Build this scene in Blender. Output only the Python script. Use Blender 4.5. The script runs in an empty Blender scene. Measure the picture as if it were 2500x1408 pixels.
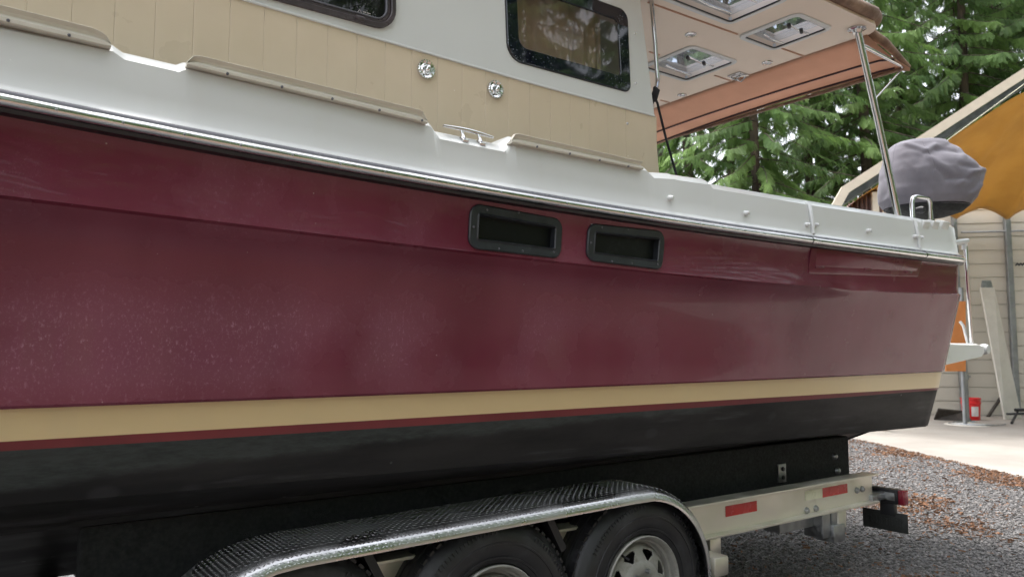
import bpy, math, random
import numpy as np
from mathutils import Vector, Matrix, noise as mnoise

random.seed(7)
rng = np.random.default_rng(11)
scene = bpy.context.scene

# ------------------------------------------------------------------ camera
FPX, CAM_H = 1850.0, 1.40
PITCH, YAW = math.radians(4.73), math.radians(35.6)
cam_data = bpy.data.cameras.new('camera')
cam_data.sensor_width = 36.0
cam_data.lens = FPX / 2500.0 * 36.0
cam_data.clip_start, cam_data.clip_end = 0.05, 2000.0
cam_data.dof.use_dof = True
cam_data.dof.focus_distance = 2.9
cam_data.dof.aperture_fstop = 5.0
camera = bpy.data.objects.new('camera', cam_data)
scene.collection.objects.link(camera)
camera.location = (0, 0, CAM_H)
camera.rotation_euler = (math.pi / 2 + PITCH, 0, -YAW)
scene.camera = camera

# ------------------------------------------------------------------ sky, sun, exposure
SUN_AZ, SUN_EL = math.radians(345), math.radians(72)      # azimuth clockwise from +Y
world = bpy.data.worlds.new('World')
scene.world = world
world.use_nodes = True
wn, wl = world.node_tree.nodes, world.node_tree.links
wn.clear()
sky = wn.new('ShaderNodeTexSky')
sky.sky_type = 'NISHITA'
sky.sun_disc = False
sky.sun_elevation = SUN_EL
sky.sun_rotation = SUN_AZ
sky.altitude = 100
sky.air_density, sky.dust_density, sky.ozone_density = 1.0, 4.0, 1.0
hsv = wn.new('ShaderNodeHueSaturation')                    # an overcast sky: nearly no blue left
hsv.inputs['Saturation'].default_value = 0.24
bg = wn.new('ShaderNodeBackground')
bg.inputs['Strength'].default_value = 0.15
wo = wn.new('ShaderNodeOutputWorld')
wl.new(sky.outputs[0], hsv.inputs['Color'])
wl.new(hsv.outputs[0], bg.inputs['Color'])
wl.new(bg.outputs[0], wo.inputs['Surface'])
sun_data = bpy.data.lights.new('sun', 'SUN')
sun_data.energy = 0.5
sun_data.angle = math.radians(25)
sun_data.color = (1.0, 0.96, 0.9)
sun = bpy.data.objects.new('sun', sun_data)
scene.collection.objects.link(sun)
sd = Vector((math.sin(SUN_AZ) * math.cos(SUN_EL), math.cos(SUN_AZ) * math.cos(SUN_EL), math.sin(SUN_EL)))
sun.rotation_euler = (-sd).to_track_quat('-Z', 'Y').to_euler()
sun.location = sd * 40
scene.view_settings.view_transform = 'Standard'
scene.view_settings.look = 'None'
scene.view_settings.gamma = 1
scene.view_settings.use_curve_mapping = False
scene.view_settings.exposure = 2.05
cy = scene.cycles
cy.max_bounces, cy.diffuse_bounces, cy.glossy_bounces, cy.transmission_bounces, cy.transparent_max_bounces = 5, 2, 3, 4, 8
cy.caustics_reflective = cy.caustics_refractive = False
cy.use_denoising = True
cy.use_adaptive_sampling = True
cy.adaptive_threshold = 0.02

# ------------------------------------------------------------------ helpers
_fh = Vector((math.sin(YAW), math.cos(YAW), 0))
_R = Vector((math.cos(YAW), -math.sin(YAW), 0))
_fw = _fh * math.cos(PITCH) + Vector((0, 0, math.sin(PITCH)))
_U = _R.cross(_fw)


def P(px, py, x=None, y=None, z=None, d=None):
    """point of the place seen at a photograph position, on the plane x / y / z or at depth d"""
    r = _fw + _R * ((px - 1250) / FPX) + _U * ((704 - py) / FPX)
    t = y / r.y if y is not None else x / r.x if x is not None else (z - CAM_H) / r.z if z is not None else d
    return Vector((0, 0, CAM_H)) + r * t


ORG = {}


def reg(o, org):
    ORG[o.name] = Vector(org)
    return o


def thing(name, loc, label, cat, group=None):
    o = bpy.data.objects.new(name, None)
    scene.collection.objects.link(o)
    o.empty_display_size = 0.2
    o.location = loc
    o['label'], o['category'] = label, cat
    if group:
        o['group'] = group
    return reg(o, loc)


def tag(o, label=None, cat=None, group=None, kind=None):
    if label: o['label'] = label
    if cat: o['category'] = cat
    if group: o['group'] = group
    if kind: o['kind'] = kind
    return o


class MB:
    def __init__(s):
        s.v, s.f, s.m, s.cur = [], [], [], 0

    def add(s, vs, fs):
        b = len(s.v)
        s.v += [tuple(p) for p in vs]
        for f in fs:
            s.f.append(tuple(i + b for i in f))
            s.m.append(s.cur)
        return s

    def box(s, lo, hi, rot=None, piv=None, ch=0.0):
        (a, b, c), (d, e, g) = lo, hi
        if ch > 0:
            pts, fs = chamfer_box(lo, hi, ch)
        else:
            pts = [(a, b, c), (d, b, c), (d, e, c), (a, e, c), (a, b, g), (d, b, g), (d, e, g), (a, e, g)]
            fs = [(0, 3, 2, 1), (4, 5, 6, 7), (0, 1, 5, 4), (1, 2, 6, 5), (2, 3, 7, 6), (3, 0, 4, 7)]
        pts = [Vector(p) for p in pts]
        if rot is not None:
            piv = Vector(piv) if piv is not None else (Vector(lo) + Vector(hi)) / 2
            pts = [rot @ (p - piv) + piv for p in pts]
        return s.add(pts, fs)

    def tube(s, pts, r, n=10, caps=True, closed=False):
        pts = [Vector(p) for p in pts]
        k = len(pts)
        rs = r if isinstance(r, (list, tuple)) else [r] * k
        tang = []
        for i in range(k):
            a = pts[(i - 1) % k] if (closed or i > 0) else pts[i]
            b = pts[(i + 1) % k] if (closed or i < k - 1) else pts[i]
            tang.append((b - a).normalized())
        up = Vector((0, 0, 1)) if abs(tang[0].z) < 0.9 else Vector((1, 0, 0))
        nrm = tang[0].cross(up).normalized()
        vs = []
        for i in range(k):
            nrm = (nrm - tang[i] * nrm.dot(tang[i])).normalized()
            bi = tang[i].cross(nrm)
            for j in range(n):
                a = 2 * math.pi * j / n
                vs.append(pts[i] + (nrm * math.cos(a) + bi * math.sin(a)) * rs[i])
        fs = []
        for i in range(k if closed else k - 1):
            i2 = (i + 1) % k
            for j in range(n):
                fs.append((i * n + j, i * n + (j + 1) % n, i2 * n + (j + 1) % n, i2 * n + j))
        if caps and not closed:
            fs.append(tuple(range(n))[::-1])
            fs.append(tuple((k - 1) * n + j for j in range(n)))
        return s.add(vs, fs)

    def loft(s, rows, close_u=False):
        """rows of equally many points"""
        n = len(rows[0])
        vs = [p for r in rows for p in r]
        fs = []
        for i in range(len(rows) - 1):
            for j in range(n if close_u else n - 1):
                j2 = (j + 1) % n
                fs.append((i * n + j, i * n + j2, (i + 1) * n + j2, (i + 1) * n + j))
        return s.add(vs, fs)

    def prism(s, poly, off):
        """flat polygon (3D points) given a thickness vector"""
        off = Vector(off)
        n = len(poly)
        a = [Vector(p) for p in poly]
        b = [p + off for p in a]
        fs = [tuple(range(n)), tuple(range(2 * n - 1, n - 1, -1))]
        fs += [(i, i + n, (i + 1) % n + n, (i + 1) % n) for i in range(n)]
        return s.add(a + b, fs)

    def ring(s, outer, inner, off):
        """frame between two outlines with equally many points"""
        off = Vector(off)
        n = len(outer)
        o, i = [Vector(p) for p in outer], [Vector(p) for p in inner]
        rows = [o, i, [p + off for p in i], [p + off for p in o], o]
        return s.loft([[r[j] for r in rows] for j in list(range(n)) + [0]])

    def lathe(s, prof, c, axis='y', n=32):
        """profile of (radius, along)"""
        rows = []
        for i in range(n + 1):
            a = 2 * math.pi * i / n
            row = []
            for r, h in prof:
                u, w = r * math.cos(a), r * math.sin(a)
                p = (u, h, w) if axis == 'y' else (u, w, h) if axis == 'z' else (h, u, w)
                row.append(Vector(c) + Vector(p))
            rows.append(row)
        return s.loft(rows)

    def build(s, name, mat, parent=None, smooth=35, weld=True, solid=0, bevel=0):
        vs = np.array(s.v, dtype=float)
        lo, hi = vs.min(0), vs.max(0)
        c = Vector(((lo[0] + hi[0]) / 2, (lo[1] + hi[1]) / 2, lo[2] if parent is None else (lo[2] + hi[2]) / 2))
        me = bpy.data.meshes.new(name)
        me.from_pydata((vs - np.array(c)).tolist(), [], s.f)
        mats = mat if isinstance(mat, (list, tuple)) else [mat]
        for m in mats:
            me.materials.append(m)
        if len(mats) > 1:
            me.polygons.foreach_set('material_index', s.m)
        if weld:
            import bmesh
            bm = bmesh.new()
            bm.from_mesh(me)
            bmesh.ops.remove_doubles(bm, verts=bm.verts, dist=1e-5)
            bmesh.ops.recalc_face_normals(bm, faces=bm.faces)
            bm.to_mesh(me)
            bm.free()
        if smooth:
            me.polygons.foreach_set('use_smooth', [True] * len(me.polygons))
            me.set_sharp_from_angle(angle=math.radians(smooth))
        me.update()
        o = bpy.data.objects.new(name, me)
        scene.collection.objects.link(o)
        if parent is not None:
            o.parent = parent
            o.location = c - ORG[parent.name]
        else:
            o.location = c
        if solid:
            md = o.modifiers.new('solid', 'SOLIDIFY')
            md.thickness = solid
            md.offset = 0
        if bevel:
            md = o.modifiers.new('bevel', 'BEVEL')
            md.width = bevel
            md.segments = 2
            md.limit_method = 'ANGLE'
            md.angle_limit = math.radians(40)
        return reg(o, c)


def chamfer_box(lo, hi, c):
    import bmesh
    bm = bmesh.new()
    bmesh.ops.create_cube(bm, size=1)
    lo, hi = Vector(lo), Vector(hi)
    for v in bm.verts:
        v.co = Vector(((lo[i] + hi[i]) / 2 + v.co[i] * (hi[i] - lo[i]) for i in range(3)))
    bmesh.ops.bevel(bm, geom=list(bm.edges), offset=c, segments=2, affect='EDGES', profile=0.5)
    pts = [v.co.copy() for v in bm.verts]
    bm.verts.index_update()
    fs = [tuple(v.index for v in f.verts) for f in bm.faces]
    bm.free()
    return pts, fs


def rpoly(pts, r, seg=6):
    """2D polygon with rounded corners; r: number or list"""
    n = len(pts)
    rs = r if isinstance(r, (list, tuple)) else [r] * n
    out = []
    for i in range(n):
        p, a, b = Vector(pts[i]), Vector(pts[i - 1]), Vector(pts[(i + 1) % n])
        u, w = (a - p).normalized(), (b - p).normalized()
        ang = u.angle(w)
        if rs[i] <= 0:
            out += [p.copy() for _ in range(seg + 1)]
            continue
        d = rs[i] / math.tan(ang / 2)
        c = p + (u + w).normalized() * (rs[i] / math.sin(ang / 2))
        s0, s1 = p + u * d - c, p + w * d - c
        a0 = math.atan2(s0.y, s0.x)
        da = math.atan2(s1.y, s1.x) - a0
        while da > math.pi: da -= 2 * math.pi
        while da < -math.pi: da += 2 * math.pi
        for k in range(seg + 1):
            t = a0 + da * k / seg
            out.append(c + Vector((math.cos(t), math.sin(t))) * rs[i])
    return out


def inset(pts, d):
    """move a rounded outline inwards (towards its centre side) by d"""
    n = len(pts)
    area = sum(pts[i].x * pts[(i + 1) % n].y - pts[(i + 1) % n].x * pts[i].y for i in range(n))
    sg = 1 if area > 0 else -1
    out = []
    for i in range(n):
        a, b = pts[i - 1], pts[(i + 1) % n]
        k = 1
        while (b - a).length < 1e-6:
            k += 1
            a, b = pts[(i - k) % n], pts[(i + k) % n]
        t = (b - a).normalized()
        out.append(pts[i] + Vector((-t.y, t.x)) * d * sg)
    return out


def xz(pts, y):
    return [Vector((p.x, y, p.y)) for p in pts]


def copy_tree(o, parent=None, loc=None, rot=None):
    c = o.copy()
    scene.collection.objects.link(c)
    c.parent = parent
    if loc is not None: c.location = loc
    if rot is not None: c.rotation_euler = rot
    for ch in o.children:
        copy_tree(ch, c)
    return c


# ------------------------------------------------------------------ materials
class NT:
    def __init__(s, name):
        s.mat = bpy.data.materials.new(name)
        s.mat.use_nodes = True
        s.n, s.l = s.mat.node_tree.nodes, s.mat.node_tree.links
        s.n.clear()
        s.out = s.n.new('ShaderNodeOutputMaterial')
        s._pos = None

    def new(s, t, **k):
        nd = s.n.new(t)
        for a, b in k.items():
            setattr(nd, a, b)
        return nd

    def set(s, sock, v):
        if isinstance(v, bpy.types.NodeSocket):
            s.l.new(v, sock)
        elif isinstance(v, (tuple, list)) and len(v) == 3 and sock.type == 'RGBA':
            sock.default_value = (*v, 1)
        else:
            sock.default_value = v

    def pos(s, sc=(1, 1, 1), rot=(0, 0, 0)):
        if s._pos is None:
            s._pos = s.new('ShaderNodeNewGeometry').outputs['Position']
        if tuple(sc) == (1, 1, 1) and tuple(rot) == (0, 0, 0):
            return s._pos
        m = s.new('ShaderNodeMapping')
        s.l.new(s._pos, m.inputs[0])
        m.inputs['Scale'].default_value = sc
        m.inputs['Rotation'].default_value = rot
        return m.outputs[0]

    def noise(s, scale, detail=4, rough=0.55, sc=(1, 1, 1), vec=None, dist=0.0):
        nd = s.new('ShaderNodeTexNoise')
        s.l.new(vec if vec is not None else s.pos(sc), nd.inputs['Vector'])
        nd.inputs['Scale'].default_value = scale
        nd.inputs['Detail'].default_value = detail
        nd.inputs['Roughness'].default_value = rough
        nd.inputs['Distortion'].default_value = dist
        return nd.outputs['Fac']

    def voro(s, scale, sc=(1, 1, 1), out='Distance', rnd=1.0):
        nd = s.new('ShaderNodeTexVoronoi')
        s.l.new(s.pos(sc), nd.inputs['Vector'])
        nd.inputs['Scale'].default_value = scale
        nd.inputs['Randomness'].default_value = rnd
        return nd.outputs[out]

    def ramp(s, fac, a, b, lo=0.0, hi=1.0):
        m = s.new('ShaderNodeMapRange')
        m.interpolation_type = 'SMOOTHSTEP'
        s.set(m.inputs[0], fac)
        m.inputs[1].default_value, m.inputs[2].default_value = a, b
        m.inputs[3].default_value, m.inputs[4].default_value = lo, hi
        return m.outputs[0]

    def math(s, op, a, b=0.0):
        m = s.new('ShaderNodeMath', operation=op)
        s.set(m.inputs[0], a)
        s.set(m.inputs[1], b)
        return m.outputs[0]

    def mix(s, fac, a, b):
        m = s.new('ShaderNodeMix', data_type='RGBA')
        s.set(m.inputs[0], fac)
        s.set(m.inputs[6], a)
        s.set(m.inputs[7], b)
        return m.outputs[2]

    def axis(s, i):
        sp = s.new('ShaderNodeSeparateXYZ')
        s.l.new(s.pos(), sp.inputs[0])
        return sp.outputs[i]

    def bump(s, h, strength=0.3, dist=0.01, normal=None):
        b = s.new('ShaderNodeBump')
        b.inputs['Strength'].default_value = strength
        b.inputs['Distance'].default_value = dist
        s.l.new(h, b.inputs['Height'])
        if normal is not None:
            s.l.new(normal, b.inputs['Normal'])
        return b.outputs[0]

    def pbr(s, col, rough=0.5, metal=0.0, normal=None, spec=0.5, coat=0.0, coat_r=0.1, trans=0.0, sheen=0.0):
        p = s.new('ShaderNodeBsdfPrincipled')
        s.set(p.inputs['Base Color'], col)
        s.set(p.inputs['Roughness'], rough)
        s.set(p.inputs['Metallic'], metal)
        s.set(p.inputs['Specular IOR Level'], spec)
        s.set(p.inputs['Coat Weight'], coat)
        s.set(p.inputs['Coat Roughness'], coat_r)
        if sheen:
            p.inputs['Sheen Weight'].default_value = sheen
        if normal is not None:
            s.l.new(normal, p.inputs['Normal'])
        return p.outputs[0]

    def done(s, shader):
        s.l.new(shader, s.out.inputs['Surface'])
        return s.mat


def simple(name, col, rough=0.5, metal=0.0, var=0.12, vs=6.0, bump=0.0, bs=60, spec=0.5, coat=0.0, dirt=None, dirt_amt=0.0):
    t = NT(name)
    nz = t.noise(vs, 5, 0.6)
    c = t.mix(t.ramp(nz, 0.3, 0.7), tuple(x * (1 - var) for x in col), tuple(min(1, x * (1 + var)) for x in col))
    if dirt:
        d = t.ramp(t.noise(vs * 2.3, 6, 0.7), 0.5, 0.75, 0, dirt_amt)
        c = t.mix(d, c, dirt)
    nrm = t.bump(t.noise(bs, 4, 0.6), bump, 0.01) if bump else None
    r = t.ramp(t.noise(vs * 3, 4), 0.3, 0.7, max(0.02, rough * 0.8), min(1, rough * 1.2))
    return t.done(t.pbr(c, r, metal, nrm, spec, coat))


def mat_maroon():
    t = NT('maroon_gelcoat')
    z = t.axis(2)
    x = t.axis(0)
    base = t.mix(t.ramp(t.noise(1.7, 4, 0.5, (1, 1, 0.7)), 0.35, 0.65), (0.118, 0.0165, 0.035), (0.155, 0.027, 0.050))
    refl_bands = t.ramp(t.noise(3.2, 3, 0.5, (1.0, 1.0, 0.05)), 0.35, 0.7)  # lighter vertical bands: tree and sky reflections painted into the colour
    base = t.mix(t.math('MULTIPLY', refl_bands, 0.55), base, (0.195, 0.046, 0.076))
    # chalky oxidation in soft patches, broken up into flecks that run down the side
    patch = t.ramp(t.noise(1.9, 3, 0.5, (1.0, 1.0, 0.9), dist=0.2), 0.45, 0.66)
    low = t.ramp(z, 1.24, 1.36, 0.25, 1.0)
    low = t.math('MULTIPLY', low, t.ramp(z, 1.66, 1.46, 0.0, 1.0))
    up = t.ramp(z, 1.70, 1.74, 0.0, 0.6)
    zone = t.math('MAXIMUM', low, up)
    fore = t.ramp(x, 3.4, 1.2, 0.25, 1.0)
    film = t.math('MULTIPLY', t.math('MULTIPLY', patch, zone), fore)
    fleck = t.ramp(t.noise(120, 5, 0.72, (1, 1, 0.55)), 0.54, 0.70)
    fleck2 = t.ramp(t.noise(240, 3, 0.6, (1, 1, 0.7)), 0.60, 0.72)
    fl = t.math('MAXIMUM', fleck, t.math('MULTIPLY', fleck2, 0.7))
    chalk = t.math('MULTIPLY', film, t.math('ADD', t.math('MULTIPLY', fl, 0.50), 0.15))
    col = t.mix(chalk, base, (0.40, 0.215, 0.285))
    haze = t.ramp(t.noise(300, 2, 0.5), 0.66, 0.74, 0, 0.14)
    col = t.mix(haze, col, (0.40, 0.24, 0.28))
    # dark pits and drips
    pit = t.ramp(t.voro(38, (1, 1, 1.6)), 0.10, 0.05)
    pit = t.math('MULTIPLY', pit, t.ramp(t.noise(2.6, 2, 0.5), 0.52, 0.62))
    col = t.mix(t.math('MULTIPLY', pit, 0.75), col, (0.06, 0.006, 0.012))
    white = t.ramp(t.voro(17), 0.045, 0.02)
    white = t.math('MULTIPLY', white, t.ramp(t.noise(5, 2), 0.5, 0.6))
    col = t.mix(t.math('MULTIPLY', white, 0.6), col, (0.6, 0.5, 0.5))
    rgh = t.math('ADD', t.math('MULTIPLY', film, 0.30), t.ramp(t.noise(7, 4), 0.3, 0.7, 0.14, 0.28))
    wav = t.bump(t.noise(2.2, 2, 0.4, (1, 1, 0.6)), 0.10, 0.05)
    nrm = t.bump(t.noise(160, 3, 0.6), 0.05, 0.003, wav)
    return t.done(t.pbr(col, rgh, 0, nrm, 0.22, 0.32, 0.04))


def mat_white(name, col=(0.62, 0.635, 0.63), rough=0.28):
    t = NT(name)
    c = t.mix(t.ramp(t.noise(1.6, 2, 0.5), 0.3, 0.7), tuple(v * 0.96 for v in col), col)
    run = t.ramp(t.noise(9, 2, 0.5, (1, 1, 0.08)), 0.55, 0.85, 0, 0.10)
    c = t.mix(run, c, (0.45, 0.43, 0.37))
    drop = t.ramp(t.voro(23), 0.06, 0.03)
    drop = t.math('MULTIPLY', drop, t.ramp(t.noise(2.1, 2), 0.58, 0.66))
    c = t.mix(t.math('MULTIPLY', drop, 0.5), c, (0.9, 0.9, 0.9))
    n = t.bump(t.noise(3, 2, 0.4), 0.05, 0.03)
    n = t.bump(drop, 0.25, 0.003, n)
    return t.done(t.pbr(c, rough, 0, n, 0.5, 0.2, 0.08))


def mat_tan():
    t = NT('tan_gelcoat')
    c = t.mix(t.ramp(t.noise(2.5, 4, 0.55), 0.3, 0.7), (0.56, 0.465, 0.34), (0.615, 0.515, 0.385))
    run = t.ramp(t.noise(20, 3, 0.6, (1, 1, 0.06)), 0.55, 0.8, 0, 0.22)
    c = t.mix(run, c, (0.62, 0.55, 0.42))
    drop = t.math('MULTIPLY', t.ramp(t.voro(14), 0.055, 0.03), t.ramp(t.noise(3, 2), 0.55, 0.62))
    c = t.mix(t.math('MULTIPLY', drop, 0.6), c, (0.85, 0.82, 0.76))
    return t.done(t.pbr(c, t.ramp(t.noise(6, 4), 0.3, 0.7, 0.25, 0.42), 0, t.bump(drop, 0.3, 0.003), 0.5, 0.15, 0.1))


def mat_bottom():
    t = NT('black_bottom_paint')
    z, x = t.axis(2), t.axis(0)
    base = t.mix(t.ramp(t.noise(2.2, 5, 0.6, (0.5, 1, 2.5)), 0.35, 0.65), (0.012, 0.012, 0.013), (0.030, 0.029, 0.030))
    st = t.ramp(t.noise(4.5, 4, 0.6, (0.35, 1, 4.0)), 0.58, 0.75)
    base = t.mix(t.math('MULTIPLY', st, 0.55), base, (0.075, 0.075, 0.085))
    # weathered grey-green film left under the boot stripe, wide forward and thin aft
    edge = t.math('ADD', z, t.math('MULTIPLY', t.math('SUBTRACT', t.noise(6, 5, 0.65, (0.4, 1, 1)), 0.5), 0.10))
    edge = t.math('SUBTRACT', edge, t.math('MULTIPLY', x, 0.030))
    scum = t.ramp(edge, 1.045, 1.075)
    grain = t.ramp(t.noise(70, 4, 0.7, (0.25, 1, 1)), 0.3, 0.7, 0.5, 1.0)
    base = t.mix(t.math('MULTIPLY', scum, t.math('MULTIPLY', grain, 0.6)), base, (0.080, 0.095, 0.093))
    blot = t.math('MULTIPLY', t.ramp(t.voro(5.5, (1, 1, 1.6)), 0.28, 0.14), t.ramp(t.noise(1.9, 2), 0.5, 0.6))
    base = t.mix(t.math('MULTIPLY', blot, 0.12), base, (0.13, 0.13, 0.15))
    spot = t.math('MULTIPLY', t.ramp(t.voro(9), 0.07, 0.04), t.ramp(t.noise(4, 2), 0.5, 0.6))
    base = t.mix(spot, base, (0.2, 0.2, 0.2))
    n = t.bump(t.noise(35, 4, 0.6, (0.4, 1, 1)), 0.25, 0.004)
    return t.done(t.pbr(base, t.ramp(t.noise(3, 4, 0.6, (0.4, 1, 2)), 0.3, 0.7, 0.42, 0.65), 0, n, 0.25))


def mat_metal(name, col=(0.62, 0.62, 0.62), rough=0.08, bump=0.0, var=0.25, vs=8):
    t = NT(name)
    c = t.mix(t.ramp(t.noise(vs, 4, 0.6), 0.35, 0.7), tuple(v * (1 - var) for v in col), col)
    n = t.bump(t.noise(40, 3), bump, 0.004) if bump else None
    return t.done(t.pbr(c, t.ramp(t.noise(vs * 2, 4), 0.3, 0.7, rough * 0.7, rough * 1.6), 1.0, n))


def mat_glass(name, tint=(0.25, 0.25, 0.25), dirt=0.35):
    t = NT(name)
    tr = t.new('ShaderNodeBsdfTransparent')
    t.set(tr.inputs[0], tint)
    gl = t.new('ShaderNodeBsdfGlossy')
    gl.inputs['Roughness'].default_value = 0.015
    fr = t.new('ShaderNodeFresnel')
    bf = t.new('ShaderNodeNewGeometry').outputs['Backfacing']
    t.l.new(t.math('SUBTRACT', 1.55, t.math('MULTIPLY', bf, 1.55 - 1 / 1.55)), fr.inputs[0])
    m1 = t.new('ShaderNodeMixShader')
    t.l.new(fr.outputs[0], m1.inputs[0])
    t.l.new(tr.outputs[0], m1.inputs[1])
    t.l.new(gl.outputs[0], m1.inputs[2])
    df = t.new('ShaderNodeBsdfDiffuse')
    t.set(df.inputs[0], (0.6, 0.62, 0.65))
    film = t.ramp(t.noise(14, 5, 0.7, (1, 1, 0.4)), 0.45, 0.8, 0.01, 0.06)
    spk = t.math('MULTIPLY', t.ramp(t.voro(85, (1, 1, 0.75)), 0.22, 0.10), t.ramp(t.noise(11, 3, 0.6, (1, 1, 0.6)), 0.50, 0.62))
    f = t.math('MAXIMUM', film, t.math('MULTIPLY', spk, dirt))
    m2 = t.new('ShaderNodeMixShader')
    t.l.new(f, m2.inputs[0])
    t.l.new(m1.outputs[0], m2.inputs[1])
    t.l.new(df.outputs[0], m2.inputs[2])
    return t.done(m2.outputs[0])


def mat_frit():
    t = NT('black_glass_border')
    spk = t.math('MULTIPLY', t.ramp(t.voro(95, (1, 1, 0.8)), 0.25, 0.08), t.ramp(t.noise(12, 3, 0.6), 0.45, 0.62))
    c = t.mix(t.math('MULTIPLY', spk, 0.5), (0.004, 0.006, 0.012), (0.5, 0.55, 0.62))
    return t.done(t.pbr(c, t.math('ADD', 0.03, t.math('MULTIPLY', spk, 0.4)), 0, None, 0.6))


def mat_leaf(name, a, b):
    t = NT(name)
    at = t.new('ShaderNodeAttribute', attribute_name='tint')
    c = t.mix(at.outputs['Fac'], a, b)
    nz = t.ramp(t.noise(0.6, 3), 0.3, 0.7, 0.75, 1.2)
    hs = t.new('ShaderNodeHueSaturation')
    t.l.new(c, hs.inputs['Color'])
    t.l.new(nz, hs.inputs['Value'])
    d = t.pbr(hs.outputs[0], 0.55, 0, None, 0.35)
    tl = t.new('ShaderNodeBsdfTranslucent')
    t.l.new(hs.outputs[0], tl.inputs[0])
    m = t.new('ShaderNodeMixShader')
    m.inputs[0].default_value = 0.5
    t.l.new(d, m.inputs[1])
    t.l.new(tl.outputs[0], m.inputs[2])
    return t.done(m.outputs[0])


def mat_bark():
    t = NT('cedar_bark')
    nz = t.noise(5, 6, 0.65, (1, 1, 0.12))
    c = t.mix(t.ramp(nz, 0.3, 0.7), (0.035, 0.026, 0.021), (0.15, 0.115, 0.09))
    return t.done(t.pbr(c, 0.9, 0, t.bump(nz, 0.8, 0.05)))


def mat_ground():
    t = NT('gravel_dirt')
    fine = t.noise(55, 5, 0.7)
    st = t.voro(42)
    c = t.mix(t.ramp(fine, 0.3, 0.7), (0.035, 0.034, 0.036), (0.13, 0.125, 0.125))
    c = t.mix(t.ramp(st, 0.15, 0.55, 0.0, 0.6), c, (0.16, 0.155, 0.155))
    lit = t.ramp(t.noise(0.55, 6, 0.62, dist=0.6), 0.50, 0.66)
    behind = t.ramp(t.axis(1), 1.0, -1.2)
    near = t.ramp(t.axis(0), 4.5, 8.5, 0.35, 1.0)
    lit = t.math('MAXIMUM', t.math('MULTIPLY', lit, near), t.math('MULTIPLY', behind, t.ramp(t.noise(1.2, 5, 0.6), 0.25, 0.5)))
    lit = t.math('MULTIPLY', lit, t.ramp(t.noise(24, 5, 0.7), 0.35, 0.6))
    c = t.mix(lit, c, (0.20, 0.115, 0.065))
    n = t.bump(st, 0.7, 0.02)
    return t.done(t.pbr(c, 0.8, 0, n))


def mat_concrete():
    t = NT('concrete')
    c = t.mix(t.ramp(t.noise(1.1, 6, 0.6), 0.3, 0.7), (0.255, 0.233, 0.207), (0.325, 0.30, 0.267))
    c = t.mix(t.ramp(t.noise(4, 6, 0.7), 0.55, 0.8, 0, 0.45), c, (0.33, 0.29, 0.24))
    return t.done(t.pbr(c, 0.8, 0, t.bump(t.noise(40, 5, 0.7), 0.2, 0.01)))


def mat_stone():
    t = NT('crushed_stone')
    oi = t.new('ShaderNodeAttribute', attribute_name='tint')
    c = t.mix(oi.outputs['Fac'], (0.085, 0.079, 0.077), (0.235, 0.22, 0.21))
    return t.done(t.pbr(c, t.ramp(t.noise(30, 3), 0.3, 0.7, 0.35, 0.7), 0, None, 0.5))


def mat_litter():
    t = NT('cedar_litter')
    at = t.new('ShaderNodeAttribute', attribute_name='tint')
    c = t.mix(at.outputs['Fac'], (0.10, 0.060, 0.040), (0.33, 0.165, 0.088))
    return t.done(t.pbr(c, 0.85, 0, None, 0.3))


def mat_cloth(name, a, b, rough=0.8, trans=0.0, bs=9, bstr=0.3, weave=True):
    t = NT(name)
    nz = t.noise(bs, 5, 0.6)
    c = t.mix(t.ramp(nz, 0.3, 0.7), a, b)
    n = t.bump(nz, bstr, 0.02)
    if weave:
        n = t.bump(t.noise(420, 2), 0.12, 0.002, n)
    p = t.pbr(c, rough, 0, n, 0.3, sheen=0.1)
    if trans:
        tl = t.new('ShaderNodeBsdfTranslucent')
        t.l.new(c, tl.inputs[0])
        m = t.new('ShaderNodeMixShader')
        m.inputs[0].default_value = trans
        t.l.new(p, m.inputs[1])
        t.l.new(tl.outputs[0], m.inputs[2])
        p = m.outputs[0]
    return t.done(p)


def mat_tyre():
    t = NT('tyre_rubber')
    nz = t.noise(9, 5, 0.65)
    c = t.mix(t.ramp(nz, 0.45, 0.75), (0.014, 0.014, 0.016), (0.045, 0.045, 0.05))
    return t.done(t.pbr(c, t.ramp(nz, 0.3, 0.7, 0.38, 0.6), 0, t.bump(t.noise(60, 3), 0.15, 0.004), 0.5))


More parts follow.
